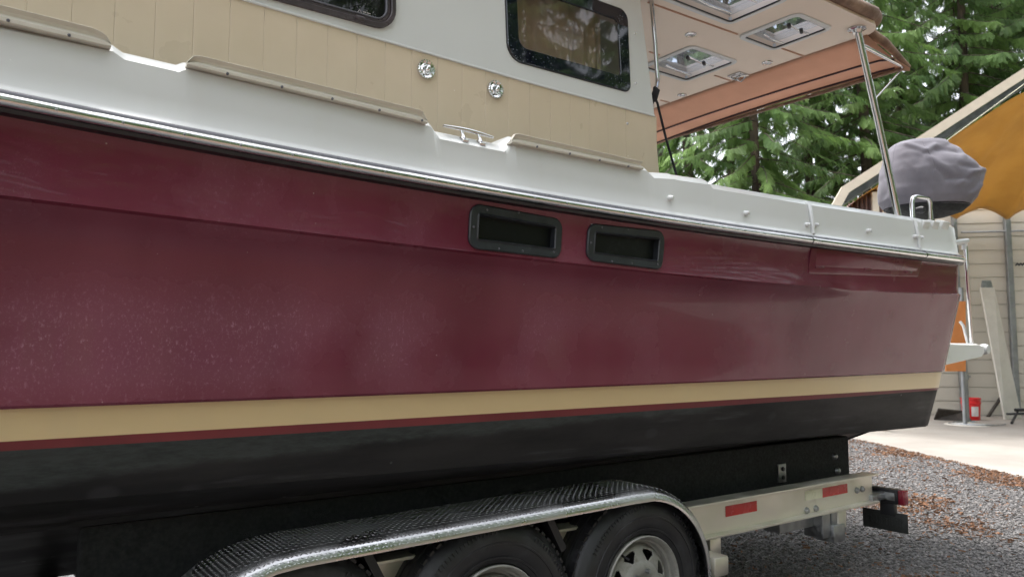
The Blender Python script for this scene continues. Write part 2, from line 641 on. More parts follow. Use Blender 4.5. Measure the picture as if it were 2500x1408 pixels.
M = {
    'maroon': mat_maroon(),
    'white': mat_white('white_gelcoat'),
    'bright': mat_white('sunlit_white_gelcoat', (0.80, 0.81, 0.80)),  # white gelcoat with the sunlight on the swim platform put into its colour
    'hardtop': mat_white('hardtop_liner', (0.80, 0.67, 0.55), 0.5),
    'tan': mat_tan(),
    'cream': mat_white('cream_stripe', (0.78, 0.60, 0.33), 0.3),
    'boot': simple('boot_stripe_red', (0.19, 0.030, 0.034), 0.35, var=0.15, vs=3),
    'bottom': mat_bottom(),
    'steel': mat_metal('stainless_steel', (0.66, 0.66, 0.66), 0.07, var=0.15),
    'chrome': mat_metal('chrome', (0.72, 0.72, 0.72), 0.08, 0.0, var=0.1),
    'rubber': simple('black_rubber', (0.012, 0.012, 0.014), 0.4, var=0.2),
    'vinyl': simple('grey_vinyl_insert', (0.11, 0.11, 0.13), 0.3, var=0.15),
    'toe': simple('toe_rail_plastic', (0.60, 0.57, 0.50), 0.35, var=0.04, vs=4, dirt=(0.42, 0.38, 0.3), dirt_amt=0.2),
    'port': simple('dark_grey_plastic', (0.017, 0.020, 0.025), 0.40, var=0.25, vs=14, dirt=(0.06, 0.065, 0.07), dirt_amt=0.4),
    'brown': simple('brown_window_frame', (0.050, 0.038, 0.042), 0.33, var=0.25, vs=14, dirt=(0.2, 0.18, 0.2), dirt_amt=0.25),
    'frit': mat_frit(),
    'glass': mat_glass('tinted_glass', (0.80, 0.76, 0.72), 0.45),
    'dglass': mat_glass('dark_glass', (0.10, 0.12, 0.13), 0.4),
    'hglass': mat_glass('hatch_acrylic', (0.60, 0.64, 0.70), 0.1),
    'interior': simple('interior_panel', (0.30, 0.26, 0.22), 0.7),
    'curtain_in': mat_cloth('beige_curtain', (0.46, 0.40, 0.33), (0.54, 0.47, 0.39), bs=3),
    'awning': mat_cloth('terracotta_awning', (0.58, 0.355, 0.25), (0.65, 0.41, 0.295), trans=0.25, bs=3, bstr=0.1),
    'dkseam': simple('dark_seam', (0.05, 0.030, 0.035), 0.7),
    'rolled': mat_cloth('rolled_canvas', (0.16, 0.10, 0.075), (0.30, 0.20, 0.14), bs=14, bstr=0.6),
    'cord': simple('black_cord', (0.010, 0.010, 0.014), 0.7, bump=0.4, bs=200),
    'cover': mat_cloth('grey_cover_fabric', (0.155, 0.148, 0.172), (0.20, 0.19, 0.22), bs=5, bstr=0.25),
    'blackpaint': simple('black_paint', (0.014, 0.014, 0.016), 0.45, var=0.3),
    'carpet': simple('black_bunk_carpet', (0.015, 0.017, 0.018), 0.95, var=0.35, vs=20, bump=0.5, bs=300, dirt=(0.035, 0.045, 0.042), dirt_amt=0.4),
    'alu': mat_metal('weathered_aluminium', (0.78, 0.745, 0.66), 0.45, 0.0, var=0.06, vs=1.5),
    'tread': mat_metal('tread_plate_aluminium', (0.58, 0.58, 0.59), 0.25, 0.0, var=0.05, vs=2),
    'galv': mat_metal('galvanised_steel', (0.42, 0.43, 0.44), 0.4, 0.1, var=0.3, vs=20),
    'tyre': mat_tyre(),
    'rim': simple('dusty_steel_rim', (0.27, 0.265, 0.24), 0.45, var=0.15, vs=9, dirt=(0.10, 0.085, 0.06), dirt_amt=0.6),
    'red': simple('red_reflector', (0.55, 0.028, 0.022), 0.25, var=0.08),
    'whitetape': simple('white_reflector', (0.80, 0.78, 0.58), 0.3, var=0.05),
    'redlens': simple('red_lens', (0.22, 0.02, 0.035), 0.2, var=0.05),
    'plate': simple('plate_back', (0.022, 0.024, 0.022), 0.5, var=0.2, vs=20),
    'trim': simple('beige_trim', (0.72, 0.63, 0.51), 0.45, var=0.05),
    'darkrail': simple('dark_steel_rail', (0.10, 0.105, 0.105), 0.4, metal=0.6, var=0.3),
    'siding': simple('painted_siding', (0.62, 0.575, 0.495), 0.5, var=0.03, vs=1, dirt=(0.45, 0.41, 0.34), dirt_amt=0.12),
    'tarp': mat_cloth('orange_tarp', (0.47, 0.295, 0.085), (0.55, 0.36, 0.115), rough=0.55, trans=0.45, bs=1.2, bstr=0.35, weave=False),
    'mauve': mat_cloth('mauve_curtain', (0.19, 0.115, 0.105), (0.27, 0.175, 0.155), bs=5),
    'post': mat_metal('steel_post', (0.36, 0.37, 0.38), 0.45, 0.0, var=0.2),
    'bucket': simple('red_plastic', (0.66, 0.018, 0.020), 0.35, var=0.06),
    'paper': simple('label_paper', (0.66, 0.60, 0.58), 0.5, var=0.1, vs=40),
    'board': simple('whitewashed_board', (0.58, 0.55, 0.49), 0.6, var=0.06, vs=4, dirt=(0.42, 0.38, 0.32), dirt_amt=0.3),
    'ply': simple('orange_panel', (0.56, 0.20, 0.055), 0.55, var=0.08),
    'darkwood': simple('dark_timber', (0.055, 0.045, 0.038), 0.8, var=0.3),
    'leaf': mat_leaf('cedar_leaf', (0.085, 0.165, 0.065), (0.275, 0.420, 0.120)),
    'leaf2': mat_leaf('cedar_leaf_far', (0.090, 0.165, 0.095), (0.235, 0.355, 0.155)),
    'bark': mat_bark(),
    'ground': mat_ground(),
    'concrete': mat_concrete(),
    'stone': mat_stone(),
    'needle': mat_litter(),
}

# ------------------------------------------------------------------ ground and slab
SA, SB = P(2057, 1062, z=0.18), P(2500, 1163, z=0.18)       # left edge of the concrete slab
sl_dir = (SA - SB).normalized()
sl_n = Vector((sl_dir.y, -sl_dir.x, 0))                      # pointing over the slab
S0, S1 = SB - sl_dir * 5.0, SA + sl_dir * 6.0


def gh(x, y):
    d = (Vector((x, y, 0)) - SB).dot(sl_n)                   # signed distance to slab edge
    t = min(1.0, max(0.0, (d + 4.2) / 4.0))
    return 0.165 * t * t * (3 - 2 * t)


mb = MB()
gx = np.concatenate([np.array([-600, -200, -80, -40, -20]), np.arange(-14, 22.1, 0.6), np.array([30, 45, 80, 200, 600])])
gy = np.concatenate([np.array([-600, -200, -80, -40, -22]), np.arange(-14, 22.1, 0.6), np.array([30, 45, 80, 200, 600])])
mb.loft([[(x, y, gh(x, y)) for x in gx] for y in gy])
tag(mb.build('ground', M['ground'], smooth=60), kind='structure')
mb = MB()
q = [S0, S1, S1 + sl_n * 14, S0 + sl_n * 14]
mb.prism([Vector((p.x, p.y, 0.18)) for p in q], (0, 0, -0.16))
tag(mb.build('concrete_pavement', M['concrete'], smooth=0, bevel=0.012), kind='structure')

# crushed stone lying on the ground near the trailer
def gravel_mesh(name, n, region, smin, smax, mat, flat=0.7):
    base = np.array([(1, 0, 0), (-1, 0, 0), (0, 1, 0), (0, -1, 0), (0, 0, 1), (0, 0, -1)], float)
    tris = np.array([(0, 2, 4), (2, 1, 4), (1, 3, 4), (3, 0, 4), (2, 0, 5), (1, 2, 5), (3, 1, 5), (0, 3, 5)])
    pts = region(n)
    n = len(pts)
    s = smin + (smax - smin) * rng.random(n) ** 2.2
    v = base[None] * (0.65 + 0.7 * rng.random((n, 6, 1))) + (rng.random((n, 6, 3)) - 0.5) * 0.5
    a = rng.random(n) * 2 * np.pi
    ca, sa = np.cos(a)[:, None], np.sin(a)[:, None]
    v = np.stack([v[..., 0] * ca - v[..., 1] * sa, v[..., 0] * sa + v[..., 1] * ca, v[..., 2] * flat], -1)
    v = v * s[:, None, None] + pts[:, None, :]
    v[..., 2] += s[:, None] * 0.25
    f = (tris[None] + (np.arange(n) * 6)[:, None, None]).reshape(-1, 3)
    me = bpy.data.meshes.new(name)
    me.vertices.add(n * 6)
    me.vertices.foreach_set('co', v.reshape(-1).astype(np.float32))
    me.loops.add(len(f) * 3)
    me.loops.foreach_set('vertex_index', f.reshape(-1).astype(np.int32))
    me.polygons.add(len(f))
    me.polygons.foreach_set('loop_start', np.arange(0, len(f) * 3, 3, dtype=np.int32))
    at = me.attributes.new('tint', 'FLOAT', 'POINT')
    at.data.foreach_set('value', np.repeat(rng.random(n) ** 1.6, 6).astype(np.float32))
    me.materials.append(mat)
    me.update(calc_edges=True)
    me.validate()
    o = bpy.data.objects.new(name, me)
    scene.collection.objects.link(o)
    return o


def ghv(x, y):
    d = (x - SB.x) * sl_n.x + (y - SB.y) * sl_n.y
    t = np.clip((d + 4.2) / 4.0, 0, 1)
    return 0.165 * t * t * (3 - 2 * t), d


def near_region(n):
    x = 2.2 + rng.random(n) ** 1.3 * 8.5
    y = 0.6 + rng.random(n) * 7.2
    z, d = ghv(x, y)
    vis = (d < -0.02) & (y < 0.62 * x + 3.2) & (y > 0.16 * x - 0.3)
    return np.stack([x, y, z], -1)[vis]


tag(gravel_mesh('gravel', 230000, near_region, 0.004, 0.017, M['stone']),
    'loose dark grey crushed stone covering the ground beside the trailer', 'gravel', kind='stuff')


def litter(n):
    x = 3.0 + rng.random(n) * 8
    y = 0.4 + rng.random(n) * 7
    z, d = ghv(x, y)
    keep = []
    for i in range(n):
        if d[i] > -0.01 or y[i] > 0.62 * x[i] + 3.2:
            continue
        v = mnoise.fractal(Vector((x[i] * 0.9, y[i] * 0.9, 3.3)), 1.0, 2.0, 4)
        edge = math.exp(-abs(d[i]) / 0.28) * 1.1
        far = min(1, max(0, (x[i] - 4.2) / 4))
        if v * 1.5 + edge + far * 0.28 - 0.52 > random.random() * 0.55 or random.random() < 0.035 + 0.05 * far:
            keep.append(i)
    return np.stack([x, y, z + 0.012], -1)[keep]


pts = litter(110000)
n = len(pts)
a = rng.random(n) * 6.283
L = 0.006 + 0.018 * rng.random(n) ** 1.5
W = 0.0012 + 0.0028 * rng.random(n) ** 2
dx, dy = np.cos(a), np.sin(a)
qv = np.stack([np.stack([pts[:, 0] + sx * dx * L - sy * dy * W, pts[:, 1] + sx * dy * L + sy * dx * W,
                         pts[:, 2] + (rng.random(n) - 0.2) * 0.02], -1) for sx, sy in ((-1, -1), (1, -1), (1, 1), (-1, 1))], 1)
me = bpy.data.meshes.new('cedar_litter')
me.from_pydata(qv.reshape(-1, 3).tolist(), [], (np.arange(n * 4).reshape(-1, 4)).tolist())
at_ = me.attributes.new('tint', 'FLOAT', 'POINT')
at_.data.foreach_set('value', np.repeat(rng.random(n), 4).astype(np.float32))
me.materials.append(M['needle'])
o = bpy.data.objects.new('cedar_litter', me)
scene.collection.objects.link(o)
tag(o, 'rust brown fallen cedar needles scattered over the gravel', 'needles', kind='stuff')

# ------------------------------------------------------------------ the boat
YC = 3.65
X_END, X_BOW = 4.90, -4.3
boat = thing('boat', (0.5, YC, 0.62), 'maroon and white cabin cruiser with cream stripe resting on the trailer', 'boat')


def taper(x):
    if x > -0.4:
        return 1.0
    t = min(1.0, (-0.4 - x) / (-0.4 - X_BOW))
    return max(0.02, (1 - t ** 2.2))


def zline(y, pts, deg=2):
    q = [P(a, b, y=y) for a, b in pts]
    co = np.polyfit([p.x for p in q], [p.z for p in q], deg)
    def f(x, up=0.0):
        xx = max(x, -0.1)
        z = float(np.polyval(co, min(xx, 4.95)))
        if x < -0.1:
            z += (-0.1 - x) ** 2 * up
        return z
    return f


z_rail = zline(2.10, [(0, 247), (302, 304), (600, 361), (900, 414), (1256, 479), (1558, 529), (1745, 555), (2000, 590), (2260, 622), (2365, 636)], 3)
z_kn = zline(2.13, [(0, 479), (200, 504), (500, 541), (900, 589), (1340, 638), (1700, 676), (1850, 688), (2110, 711), (2345, 718)], 3)
z_ct = zline(2.235, [(0, 999), (900, 967), (1700, 934), (2310, 907)], 2)
z_cb = zline(2.285, [(0, 1076), (900, 1029), (1400, 997), (1600, 985), (2290, 946)], 1)
z_rb = zline(2.295, [(0, 1097), (450, 1077), (900, 1047), (1340, 1020), (1700, 992), (2285, 952)], 2)
z_ch = zline(2.36, [(0, 1227), (450, 1202), (800, 1172), (1160, 1140), (1500, 1105), (1700, 1085), (2055, 1059), (2277, 1036)], 2)
_px = [P(a, 560, y=2.128).x for a in (1143, 1371, 1431, 1621)]
XS = list(np.linspace(X_BOW, -0.5, 16)) + list(np.linspace(-0.35, 4.80, 90)) + [4.83, 4.86, 4.88, 4.893, 4.90]
XS = sorted(XS + [_px[0] + 0.022, _px[1] - 0.022, _px[2] + 0.022, _px[3] - 0.022])


def yl(x, y0):
    y = YC - (YC - y0) * taper(x)
    if x > 4.80:
        y += 0.05 * ((x - 4.80) / 0.10) ** 2.5
    return y


def line(y0, zf, dz=0.0, up=0.02, xs=XS):
    return [Vector((x, yl(x, y0), (zf(x, up) + (dz(x) if callable(dz) else dz)))) for x in xs]


def mirror(rows):
    return [[Vector((p.x, 2 * YC - p.y, p.z)) for p in r] for r in rows]


def both(name, rows, mat, parent=boat, **k):
    m = MB()
    m.loft(rows)
    m.loft(mirror(rows))
    return m.build(name, mat, parent, **k)


L_top = line(2.116, z_rail, -0.022, 0.03)
L_k0 = line(2.136, z_kn, 0.035, 0.03)
L_k1 = line(2.130, z_kn, 0.004, 0.03)


BAND_T, BAND_Y = (0.0, 0.16, 0.5, 0.82, 1.0), (2.116, 2.127, 2.134, 2.1335, 2.130)


def band_row(t):
    return [Vector((x, yl(x, float(np.interp(t, BAND_T, BAND_Y))), a.z * (1 - t) + b.z * t)) for x, a, b in zip(XS, L_top, L_k1)]


rows = [L_top, band_row(0.16), band_row(0.82), L_k1]
for t, y0 in ((0.005, 2.145), (0.03, 2.154), (0.06, 2.168), (0.11, 2.184), (0.18, 2.198), (0.28, 2.211), (0.42, 2.221), (0.60, 2.229), (0.80, 2.233), (0.93, 2.235), (0.985, 2.237)):
    row = []
    for x in XS:
        k = min(1.0, max(0.0, (x - 2.6) / 1.9))
        k = k * k * (3 - 2 * k)
        lin = 2.118 + 0.118 * t
        row.append(Vector((x, yl(x, y0 * (1 - k) + lin * k), (z_kn(x, 0.03)) * (1 - t) + z_ct(x, 0.015) * t)))
    rows.append(row)
L_c0 = line(2.242, z_ct, 0.0, 0.015)
L_c1 = line(2.262, z_ct, 0.004, 0.015)
rows += [L_c0, L_c1]
PORTS = [[(1146, 496), (1143, 606), (1369, 632), (1371, 536)], [(1434, 545), (1431, 636), (1617, 659), (1621, 566)]]
PX = []
for pp in PORTS:
    qx = [P(a, b, y=2.128).x for a, b in pp]
    PX.append((min(qx) + 0.018, max(qx) - 0.018))


def hull_sheet(m, rws, holes):
    m.loft(rws)
    if holes:
        n = len(rws[0])
        drop_f = set()
        for j in range(n - 1):
            if any(a - 1e-6 <= rws[0][j].x and rws[0][j + 1].x <= b + 1e-6 for a, b in PX):
                drop_f.add(1 * (n - 1) + j)
        m.f = [f for i, f in enumerate(m.f) if i not in drop_f]
        m.m = [0] * len(m.f)


m = MB()
hull_sheet(m, rows, True)
m.loft(mirror(rows))
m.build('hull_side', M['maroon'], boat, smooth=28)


def cut(ln, x1):
    return [p for p in ln if p.x <= x1]


xs2 = [x for x in XS if x <= 4.82] + [4.86, 4.885]
def line2(y0, zf, dz=0, up=0.02):
    out = []
    for x in xs2:
        y = YC - (YC - y0) * taper(x)
        if x > 4.85:
            y += 0.012 * ((x - 4.85) / 0.035) ** 2
        out.append(Vector((x, y, zf(x, up) + dz)))
    return out


C1 = line2(2.262, z_ct, 0.004, 0.015)
C2 = line2(2.285, z_cb, 0, 0.015)
C2b = line2(2.2845, z_cb, 0, 0.015)
C3 = line2(2.294, z_rb, 0, 0.015)
K1 = line2(2.36, z_ch, 0.0, 0.03)
K1b = line2(2.375, z_ch, -0.010, 0.03)
mid = [[(a * (1 - t) + b * t) for a, b in zip(C3, K1)] for t in (0.0, 0.3, 0.7, 1.0)]
def z_st(x, up=0): return 0.905 + 0.030 * min(1.0, max(0.0, (x - 2.0) / 2.6)) + (max(0, -0.1 - x)) ** 2 * 0.03
def z_st2(x, up=0): return 0.885 + 0.042 * min(1.0, max(0.0, (x - 2.0) / 2.6)) + (max(0, -0.1 - x)) ** 2 * 0.03
def z_ke(x, up=0): return 0.50 + (max(0, -1.5 - x)) ** 2 * 0.09
ST1, ST2, ST3 = line2(2.585, z_st), line2(2.60, z_st2), line2(2.64, z_st2)
KE = line2(3.60, z_ke)
both('hull_stripe', [C1, C2], M['cream'], smooth=40)
both('boot_stripe', [C2b, C3], M['boot'], smooth=40)
both('hull_bottom', mid + [K1b, ST1, ST2, ST3, KE, [Vector((p.x, YC, p.z)) for p in KE]], M['bottom'], smooth=30)
# transom
mb = MB()
prof = [r[-1] for r in rows]
poly = prof + [Vector((p.x, 2 * YC - p.y, p.z)) for p in reversed(prof)]
mb.add(poly, [tuple(range(len(poly)))])
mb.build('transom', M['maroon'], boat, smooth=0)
mb = MB()
prof = [C1[-1], C2[-1], C3[-1], K1[-1], ST2[-1], KE[-1]]
poly = prof + [Vector((p.x, 2 * YC - p.y, p.z)) for p in reversed(prof)]
mb.add(poly, [tuple(range(len(poly)))])
mb.build('lower_transom', M['bottom'], boat, smooth=0)

# gunwale: white band between rub rail and deck edge
G_PTS = [(0, 52), (262, 106), (272, 108), (300, 128), (430, 158), (447, 152), (458, 153), (1034, 291), (1043, 297), (1060, 320), (1217, 352), (1245, 333), (1252, 337), (1563, 403), (1580, 420), (1630, 423), (1640, 426), (1716, 437), (1724, 447), (1974, 490), (2232, 531), (2250, 535), (2318, 545)]
gq = [P(a, b, y=2.165) for a, b in G_PTS]
GX, GZ = [p.x for p in gq], [p.z for p in gq]
gap = [(GX[8] - 0.005, 0.0), (GX[9], 1.0), (GX[10], 1.0), (GX[11], 0.0)]
gxs = sorted(set([round(float(v), 4) for v in XS if v < 4.79] + [round(v, 4) for v in GX] + [round(v + 0.008, 4) for v in GX] + [round(v - 0.008, 4) for v in GX]))
gxs = [x for x in gxs if X_BOW <= x <= 4.80] + [4.83, 4.86, 4.885]


def z_gun(x):
    if x < GX[0]:
        return GZ[0] + (GX[0] - x) * 0.03 + max(0, -0.1 - x) ** 2 * 0.03
    return float(np.interp(x, GX, GZ))


def g_gap(x):
    return float(np.interp(x, [g[0] for g in gap], [g[1] for g in gap], left=0, right=0))


def gy_(x, y0):
    y = YC - (YC - y0) * taper(x)
    if x > 4.78:
        y += 0.05 * ((x - 4.78) / 0.105) ** 2
    return y


def grow(y0, zf):
    return [Vector((x, gy_(x, y0), zf(x))) for x in gxs]


def drop(x):
    return 0.010 + 0.026 * g_gap(x)


Grows = [grow(2.30, lambda x: z_gun(x) + 0.004), grow(2.185, lambda x: z_gun(x) + 0.003), grow(2.168, z_gun),
         [Vector((x, gy_(x, 2.150 - 0.022 * g_gap(x)), z_gun(x) - drop(x))) for x in gxs],
         grow(2.128, lambda x: z_gun(x) - drop(x) - 0.022),
         grow(2.118, lambda x: 0.5 * (z_gun(x) - 0.02) + 0.5 * z_rail(x, 0.03)),
         grow(2.112, lambda x: z_rail(x, 0.03) + 0.045), grow(2.104, lambda x: z_rail(x, 0.03) + 0.033),
         grow(2.098, lambda x: z_rail(x, 0.03) + 0.026), grow(2.150, lambda x: z_rail(x, 0.03) + 0.020)]
gun = MB()
gun.loft(Grows)
gun.loft(mirror(Grows))
e = [r[-1] for r in Grows]
pe = e + [Vector((p.x, 2 * YC - p.y, p.z)) for p in reversed(e)]
gun.add(pe, [tuple(range(len(pe)))])
gun.build('gunwale', M['white'], boat, smooth=38)
# deck
mb = MB()
dk = [Vector((x, gy_(x, 2.30), z_gun(x) + 0.004)) for x in gxs if x < 2.9]
dk2 = [Vector((p.x, p.y, 1.98)) for p in dk]
dk3 = [Vector((p.x, YC, 2.0)) for p in dk]
mb.loft([dk, dk2, dk3])
mb.loft(mirror([dk, dk2, dk3]))
mb.build('deck', M['white'], boat, smooth=30)
# cockpit
mb = MB()
ck = [Vector((x, gy_(x, 2.30), z_gun(x) + 0.004)) for x in gxs if x >= 2.85]
ck2 = [Vector((p.x, p.y, 1.45)) for p in ck]
ck3 = [Vector((p.x, YC, 1.45)) for p in ck]
mb.loft([ck, ck2, ck3])
mb.loft(mirror([ck, ck2, ck3]))
mb.build('cockpit_lining', M['white'], boat, smooth=30)

# rub rail with vinyl insert, stainless strip and screws
rail_xs = [x for x in XS if x < 4.79] + [4.82, 4.85, 4.87, 4.885, 4.90]
def railrow(y0, dz):
    out = []
    for x in rail_xs:
        y = YC - (YC - y0) * taper(x)
        if x > 4.78:
            y += 0.06 * ((x - 4.78) / 0.12) ** 2
        out.append(Vector((x, y, z_rail(x, 0.03) + dz)))
    return out


rr = [railrow(2.15, 0.027), railrow(2.092, 0.025), railrow(2.086, 0.018), railrow(2.084, -0.016), railrow(2.090, -0.027), railrow(2.15, -0.030)]
rub = both('rub_rail', rr, M['vinyl'], smooth=40)
rr2 = [railrow(2.0895, -0.0195), railrow(2.083, -0.0205), railrow(2.088, -0.0295), railrow(2.13, -0.031)]
both('rail_base', rr2, M['rubber'], rub, smooth=40)
arc = []
for k in range(9):
    a = -math.pi / 2 + math.pi * k / 8
    arc.append(railrow(2.086 - 0.019 * math.cos(a), -0.003 + 0.0165 * math.sin(a)))
strip = both('steel_strip', arc, M['steel'], rub, smooth=60)
scr = None
for k in range(34):
    x = 0.145 + 0.1435 * k
    if x > 4.75:
        break
    zz = z_rail(x) - 0.004
    if scr is None:
        m = MB()
        m.lathe([(0.0, -0.0010), (0.0022, -0.0012), (0.0036, -0.0006), (0.0040, 0.001)], (x, 2.0675, zz), 'y', 10)
        scr = m.build('screw', M['galv'], rub, smooth=50)
    else:
        c = scr.copy()
        scene.collection.objects.link(c)
        c.location = Vector((x, 2.0675, zz)) - ORG[rub.name]
# joint collar on the strip near the stern
for px in (2262, 1985):
    p = P(px, 622 if px > 2200 else 588, y=2.08)
    m = MB()
    pr = [(math.cos(-math.pi / 2 + math.pi * k / 8), math.sin(-math.pi / 2 + math.pi * k / 8)) for k in range(9)]
    rws = [[Vector((x, 2.086 - 0.0215 * c, z_rail(x) - 0.003 + 0.0185 * s)) for c, s in pr] for x in (p.x - 0.012, p.x + 0.012)]
    m.loft(rws)
    m.build('rail_joint', M['steel'], rub, smooth=60)

# toe rails
def toe(px0, px1, bot, top, end_l, end_r, bolts):
    """extruded rail: face flange with bolts and upright lip"""
    b = zline(2.118, bot, 1)
    tp = zline(2.118, top, 1)
    xa, xb = P(px0[0], px0[1], y=2.118).x, P(px1[0], px1[1], y=2.118).x
    n = 44
    m = MB()
    sec = []
    for i in range(n + 1):
        x = xa + (xb - xa) * i / n
        s = 1.0
        for (e, is_l) in ((end_l, True), (end_r, False)):
            if e > 0:
                dd = (x - xa) if is_l else (xb - x)
                if dd < e:
                    t = dd / e
                    s = min(s, 0.30 + 0.70 * math.sqrt(max(0, 1 - (1 - t) ** 2)))
        zb, zt = b(x), tp(x)
        h = (zt - zb)
        zt = zb + h * s
        zm = zb + min(h * 0.36, (zt - zb) * 0.8)
        y0, yu = 2.112, 2.116
        sec.append([Vector((x, 2.150, zb)), Vector((x, y0, zb)), Vector((x, y0 - 0.004, zb + 0.003)), Vector((x, y0 - 0.004, zm - 0.003)),
                    Vector((x, y0 + 0.003, zm)), Vector((x, yu + 0.006, zm + 0.30 * (zt - zm))), Vector((x, yu + 0.004, zm + 0.6 * (zt - zm))), Vector((x, yu - 0.005, zt - 0.002)), Vector((x, yu - 0.001, zt)),
                    Vector((x, yu + 0.006, zt)), Vector((x, yu + 0.016, zt - 0.004)), Vector((x, 2.160, zb + 0.004))])
    m.loft(sec, close_u=True)
    m.add(sec[0], [tuple(range(12))])
    m.add(sec[-1], [tuple(range(12))[::-1]])
    o = m.build('toe_rail', M['toe'], boat, smooth=30)
    for (px, py) in bolts:
        q = P(px, py, y=2.107)
        mm = MB()
        mm.lathe([(0.0, -0.002), (0.003, -0.002), (0.0042, 0.0), (0.0042, 0.004)], q, 'y', 8)
        mm.build('bolt', M['vinyl'], o, smooth=50)
    return o


toe((-350, 0), (270, 119), [(0, 56), (270, 119)], [(0, 13), (223, 68)], 0, 0.055, [(169, 86), (20, 50)])
toe((455, 162), (1041, 303), [(455, 162), (900, 269), (1040, 303)], [(490, 137), (900, 239), (1016, 266)], 0.04, 0.03, [(556, 180), (689, 212), (812, 241), (927, 269), (1031, 294)])
toe((1247, 350), (1567, 415), [(1247, 350), (1567, 415)], [(1275, 329), (1564, 394)], 0.035, 0.0, [(1312, 358), (1392, 375), (1465, 391), (1535, 406)])

# snap fasteners and vertical trim ribs on the white band
for (px, py) in ((1638, 483), (1823, 520), (1972, 548), (1993, 549), (2122, 563), (2236, 577), (2249, 580)):
    q = P(px, py, y=2.108)
    m = MB()
    m.lathe([(0.0, -0.016), (0.006, -0.015), (0.009, -0.009), (0.0075, -0.005), (0.012, 0.0), (0.012, 0.012)], q, 'y', 12)
    m.build('snap_fastener', M['white'], boat, smooth=50)
for (pa, pb) in (((1976, 494), (1986, 571)), ((2234, 534), (2246, 607))):
    a, b = P(*pa, y=2.12), P(*pb, y=2.106)
    m = MB()
    m.tube([a + Vector((0, 0.03, 0.006)), a + Vector((0.004, 0.004, -0.012)), (a + b) / 2 + Vector((0.003, -0.001, 0)), b], 0.011, 8)
    m.build('trim_rib', M['white'], boat, smooth=60)
# tilted white plates added for the sky reflections on the stern corner chamfer
for (px, w) in ((2254, 0.085), (2277, 0.085), (2300, 0.10)):
    q = P(px, 549, y=2.12)
    m = MB()
    m.box((q.x, 2.118, q.z - 0.028), (q.x + w * 0.85, 2.165, q.z + 0.032), rot=Matrix.Rotation(math.radians(22), 3, 'X'), ch=0.006)
    m.build('stern_glint_plate', M['white'], boat, smooth=40)

# hull locker panel in the upper band near the stern
def bandy(z, x):
    t = (z - (z_kn(x) + 0.004)) / max(1e-4, (z_rail(x) - 0.022 - z_kn(x) - 0.004))
    return float(np.interp(1 - t, (0.0, 0.16, 0.82, 1.0), (2.116, 2.127, 2.1335, 2.130)))


def hullpiece(name, px_poly, proud, mat, r=0.012, parent=boat):
    pp = [P(a, b, y=2.137) for a, b in px_poly]
    out = rpoly([Vector((p.x, p.z)) for p in pp], r, 4)
    inn = inset(out, 0.006)
    m = MB()
    A = [Vector((p.x, bandy(p.y, p.x) + 0.01, p.y)) for p in out]
    B = [Vector((p.x, bandy(p.y, p.x) - proud * 0.5, p.y)) for p in out]
    Cc = [Vector((p.x, bandy(p.y, p.x) - proud, p.y)) for p in inn]
    n = len(out)
    rws = [A, B, Cc]
    m.loft([[r_[j] for r_ in rws] for j in list(range(n)) + [0]])
    m.add(Cc, [tuple(range(n))])
    return m.build(name, mat, parent, smooth=40)


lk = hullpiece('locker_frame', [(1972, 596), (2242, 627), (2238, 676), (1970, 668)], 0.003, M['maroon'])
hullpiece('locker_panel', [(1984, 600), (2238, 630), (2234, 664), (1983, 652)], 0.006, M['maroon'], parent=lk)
for (px, py) in ((2003, 652), (2120, 657), (2220, 664)):
    q = P(px, py, y=2.120)
    m = MB()
    m.box((q.x - 0.035, bandy(q.z, q.x) - 0.009, q.z - 0.006), (q.x + 0.035, 2.140, q.z + 0.006), ch=0.002)
    m.build('hinge', M['maroon'], lk)

# portholes
def porthole(pts, label):
    pp = [P(a, b, y=2.128) for a, b in pts]
    out = rpoly([Vector((p.x, p.z)) for p in pp], 0.040, 6)
    i1 = inset(out, 0.004)
    i2 = inset(out, 0.028)
    i3 = inset(out, 0.033)
    i4 = inset(out, 0.036)
    n = len(out)
    by = lambda p: bandy(p.y, p.x)
    rws = [[Vector((p.x, by(p) + 0.01, p.y)) for p in out], [Vector((p.x, by(p) - 0.006, p.y)) for p in out],
           [Vector((p.x, by(p) - 0.010, p.y)) for p in i1], [Vector((p.x, by(p) - 0.010, p.y)) for p in i2],
           [Vector((p.x, by(p) - 0.014, p.y)) for p in i3], [Vector((p.x, by(p) - 0.010, p.y)) for p in i4],
           [Vector((p.x, by(p) + 0.035, p.y)) for p in i4]]
    m = MB()
    m.loft([[r_[j] for r_ in rws] for j in list(range(n)) + [0]])
    w = m.build('porthole', M['port'], boat, smooth=35)
    if label:
        w['label'] = label
    m = MB()
    m.add([Vector((p.x, by(p) + 0.016, p.y)) for p in i4], [tuple(range(n))])
    m.build('pane', M['dpane'], w, smooth=0)
    for fx, fz in ((0.08, 0.5), (0.3, 0.09), (0.55, 0.09), (0.9, 0.13), (0.5, 0.93), (0.17, 0.9)):
        x = min(p.x for p in out) + fx * (max(p.x for p in out) - min(p.x for p in out)) * (1 if fx != 0.08 else 0.5)
        z = min(p.y for p in out) + fz * (max(p.y for p in out) - min(p.y for p in out))
        mm = MB()
        mm.lathe([(0.0, -0.0025), (0.003, -0.002), (0.0045, 0.0), (0.0045, 0.003)], (x, bandy(z, x) - 0.0105, z), 'y', 8)
        mm.build('screw', M['vinyl'], w, smooth=50)
    return w


t_ = NT('porthole_pane')
M['dpane'] = t_.done(t_.pbr(t_.mix(t_.ramp(t_.noise(30, 5, 0.7), 0.55, 0.75), (0.004, 0.005, 0.006), (0.018, 0.02, 0.022)), 0.35, 0, None, 0.25))
for pp in PORTS:
    porthole(pp, None)

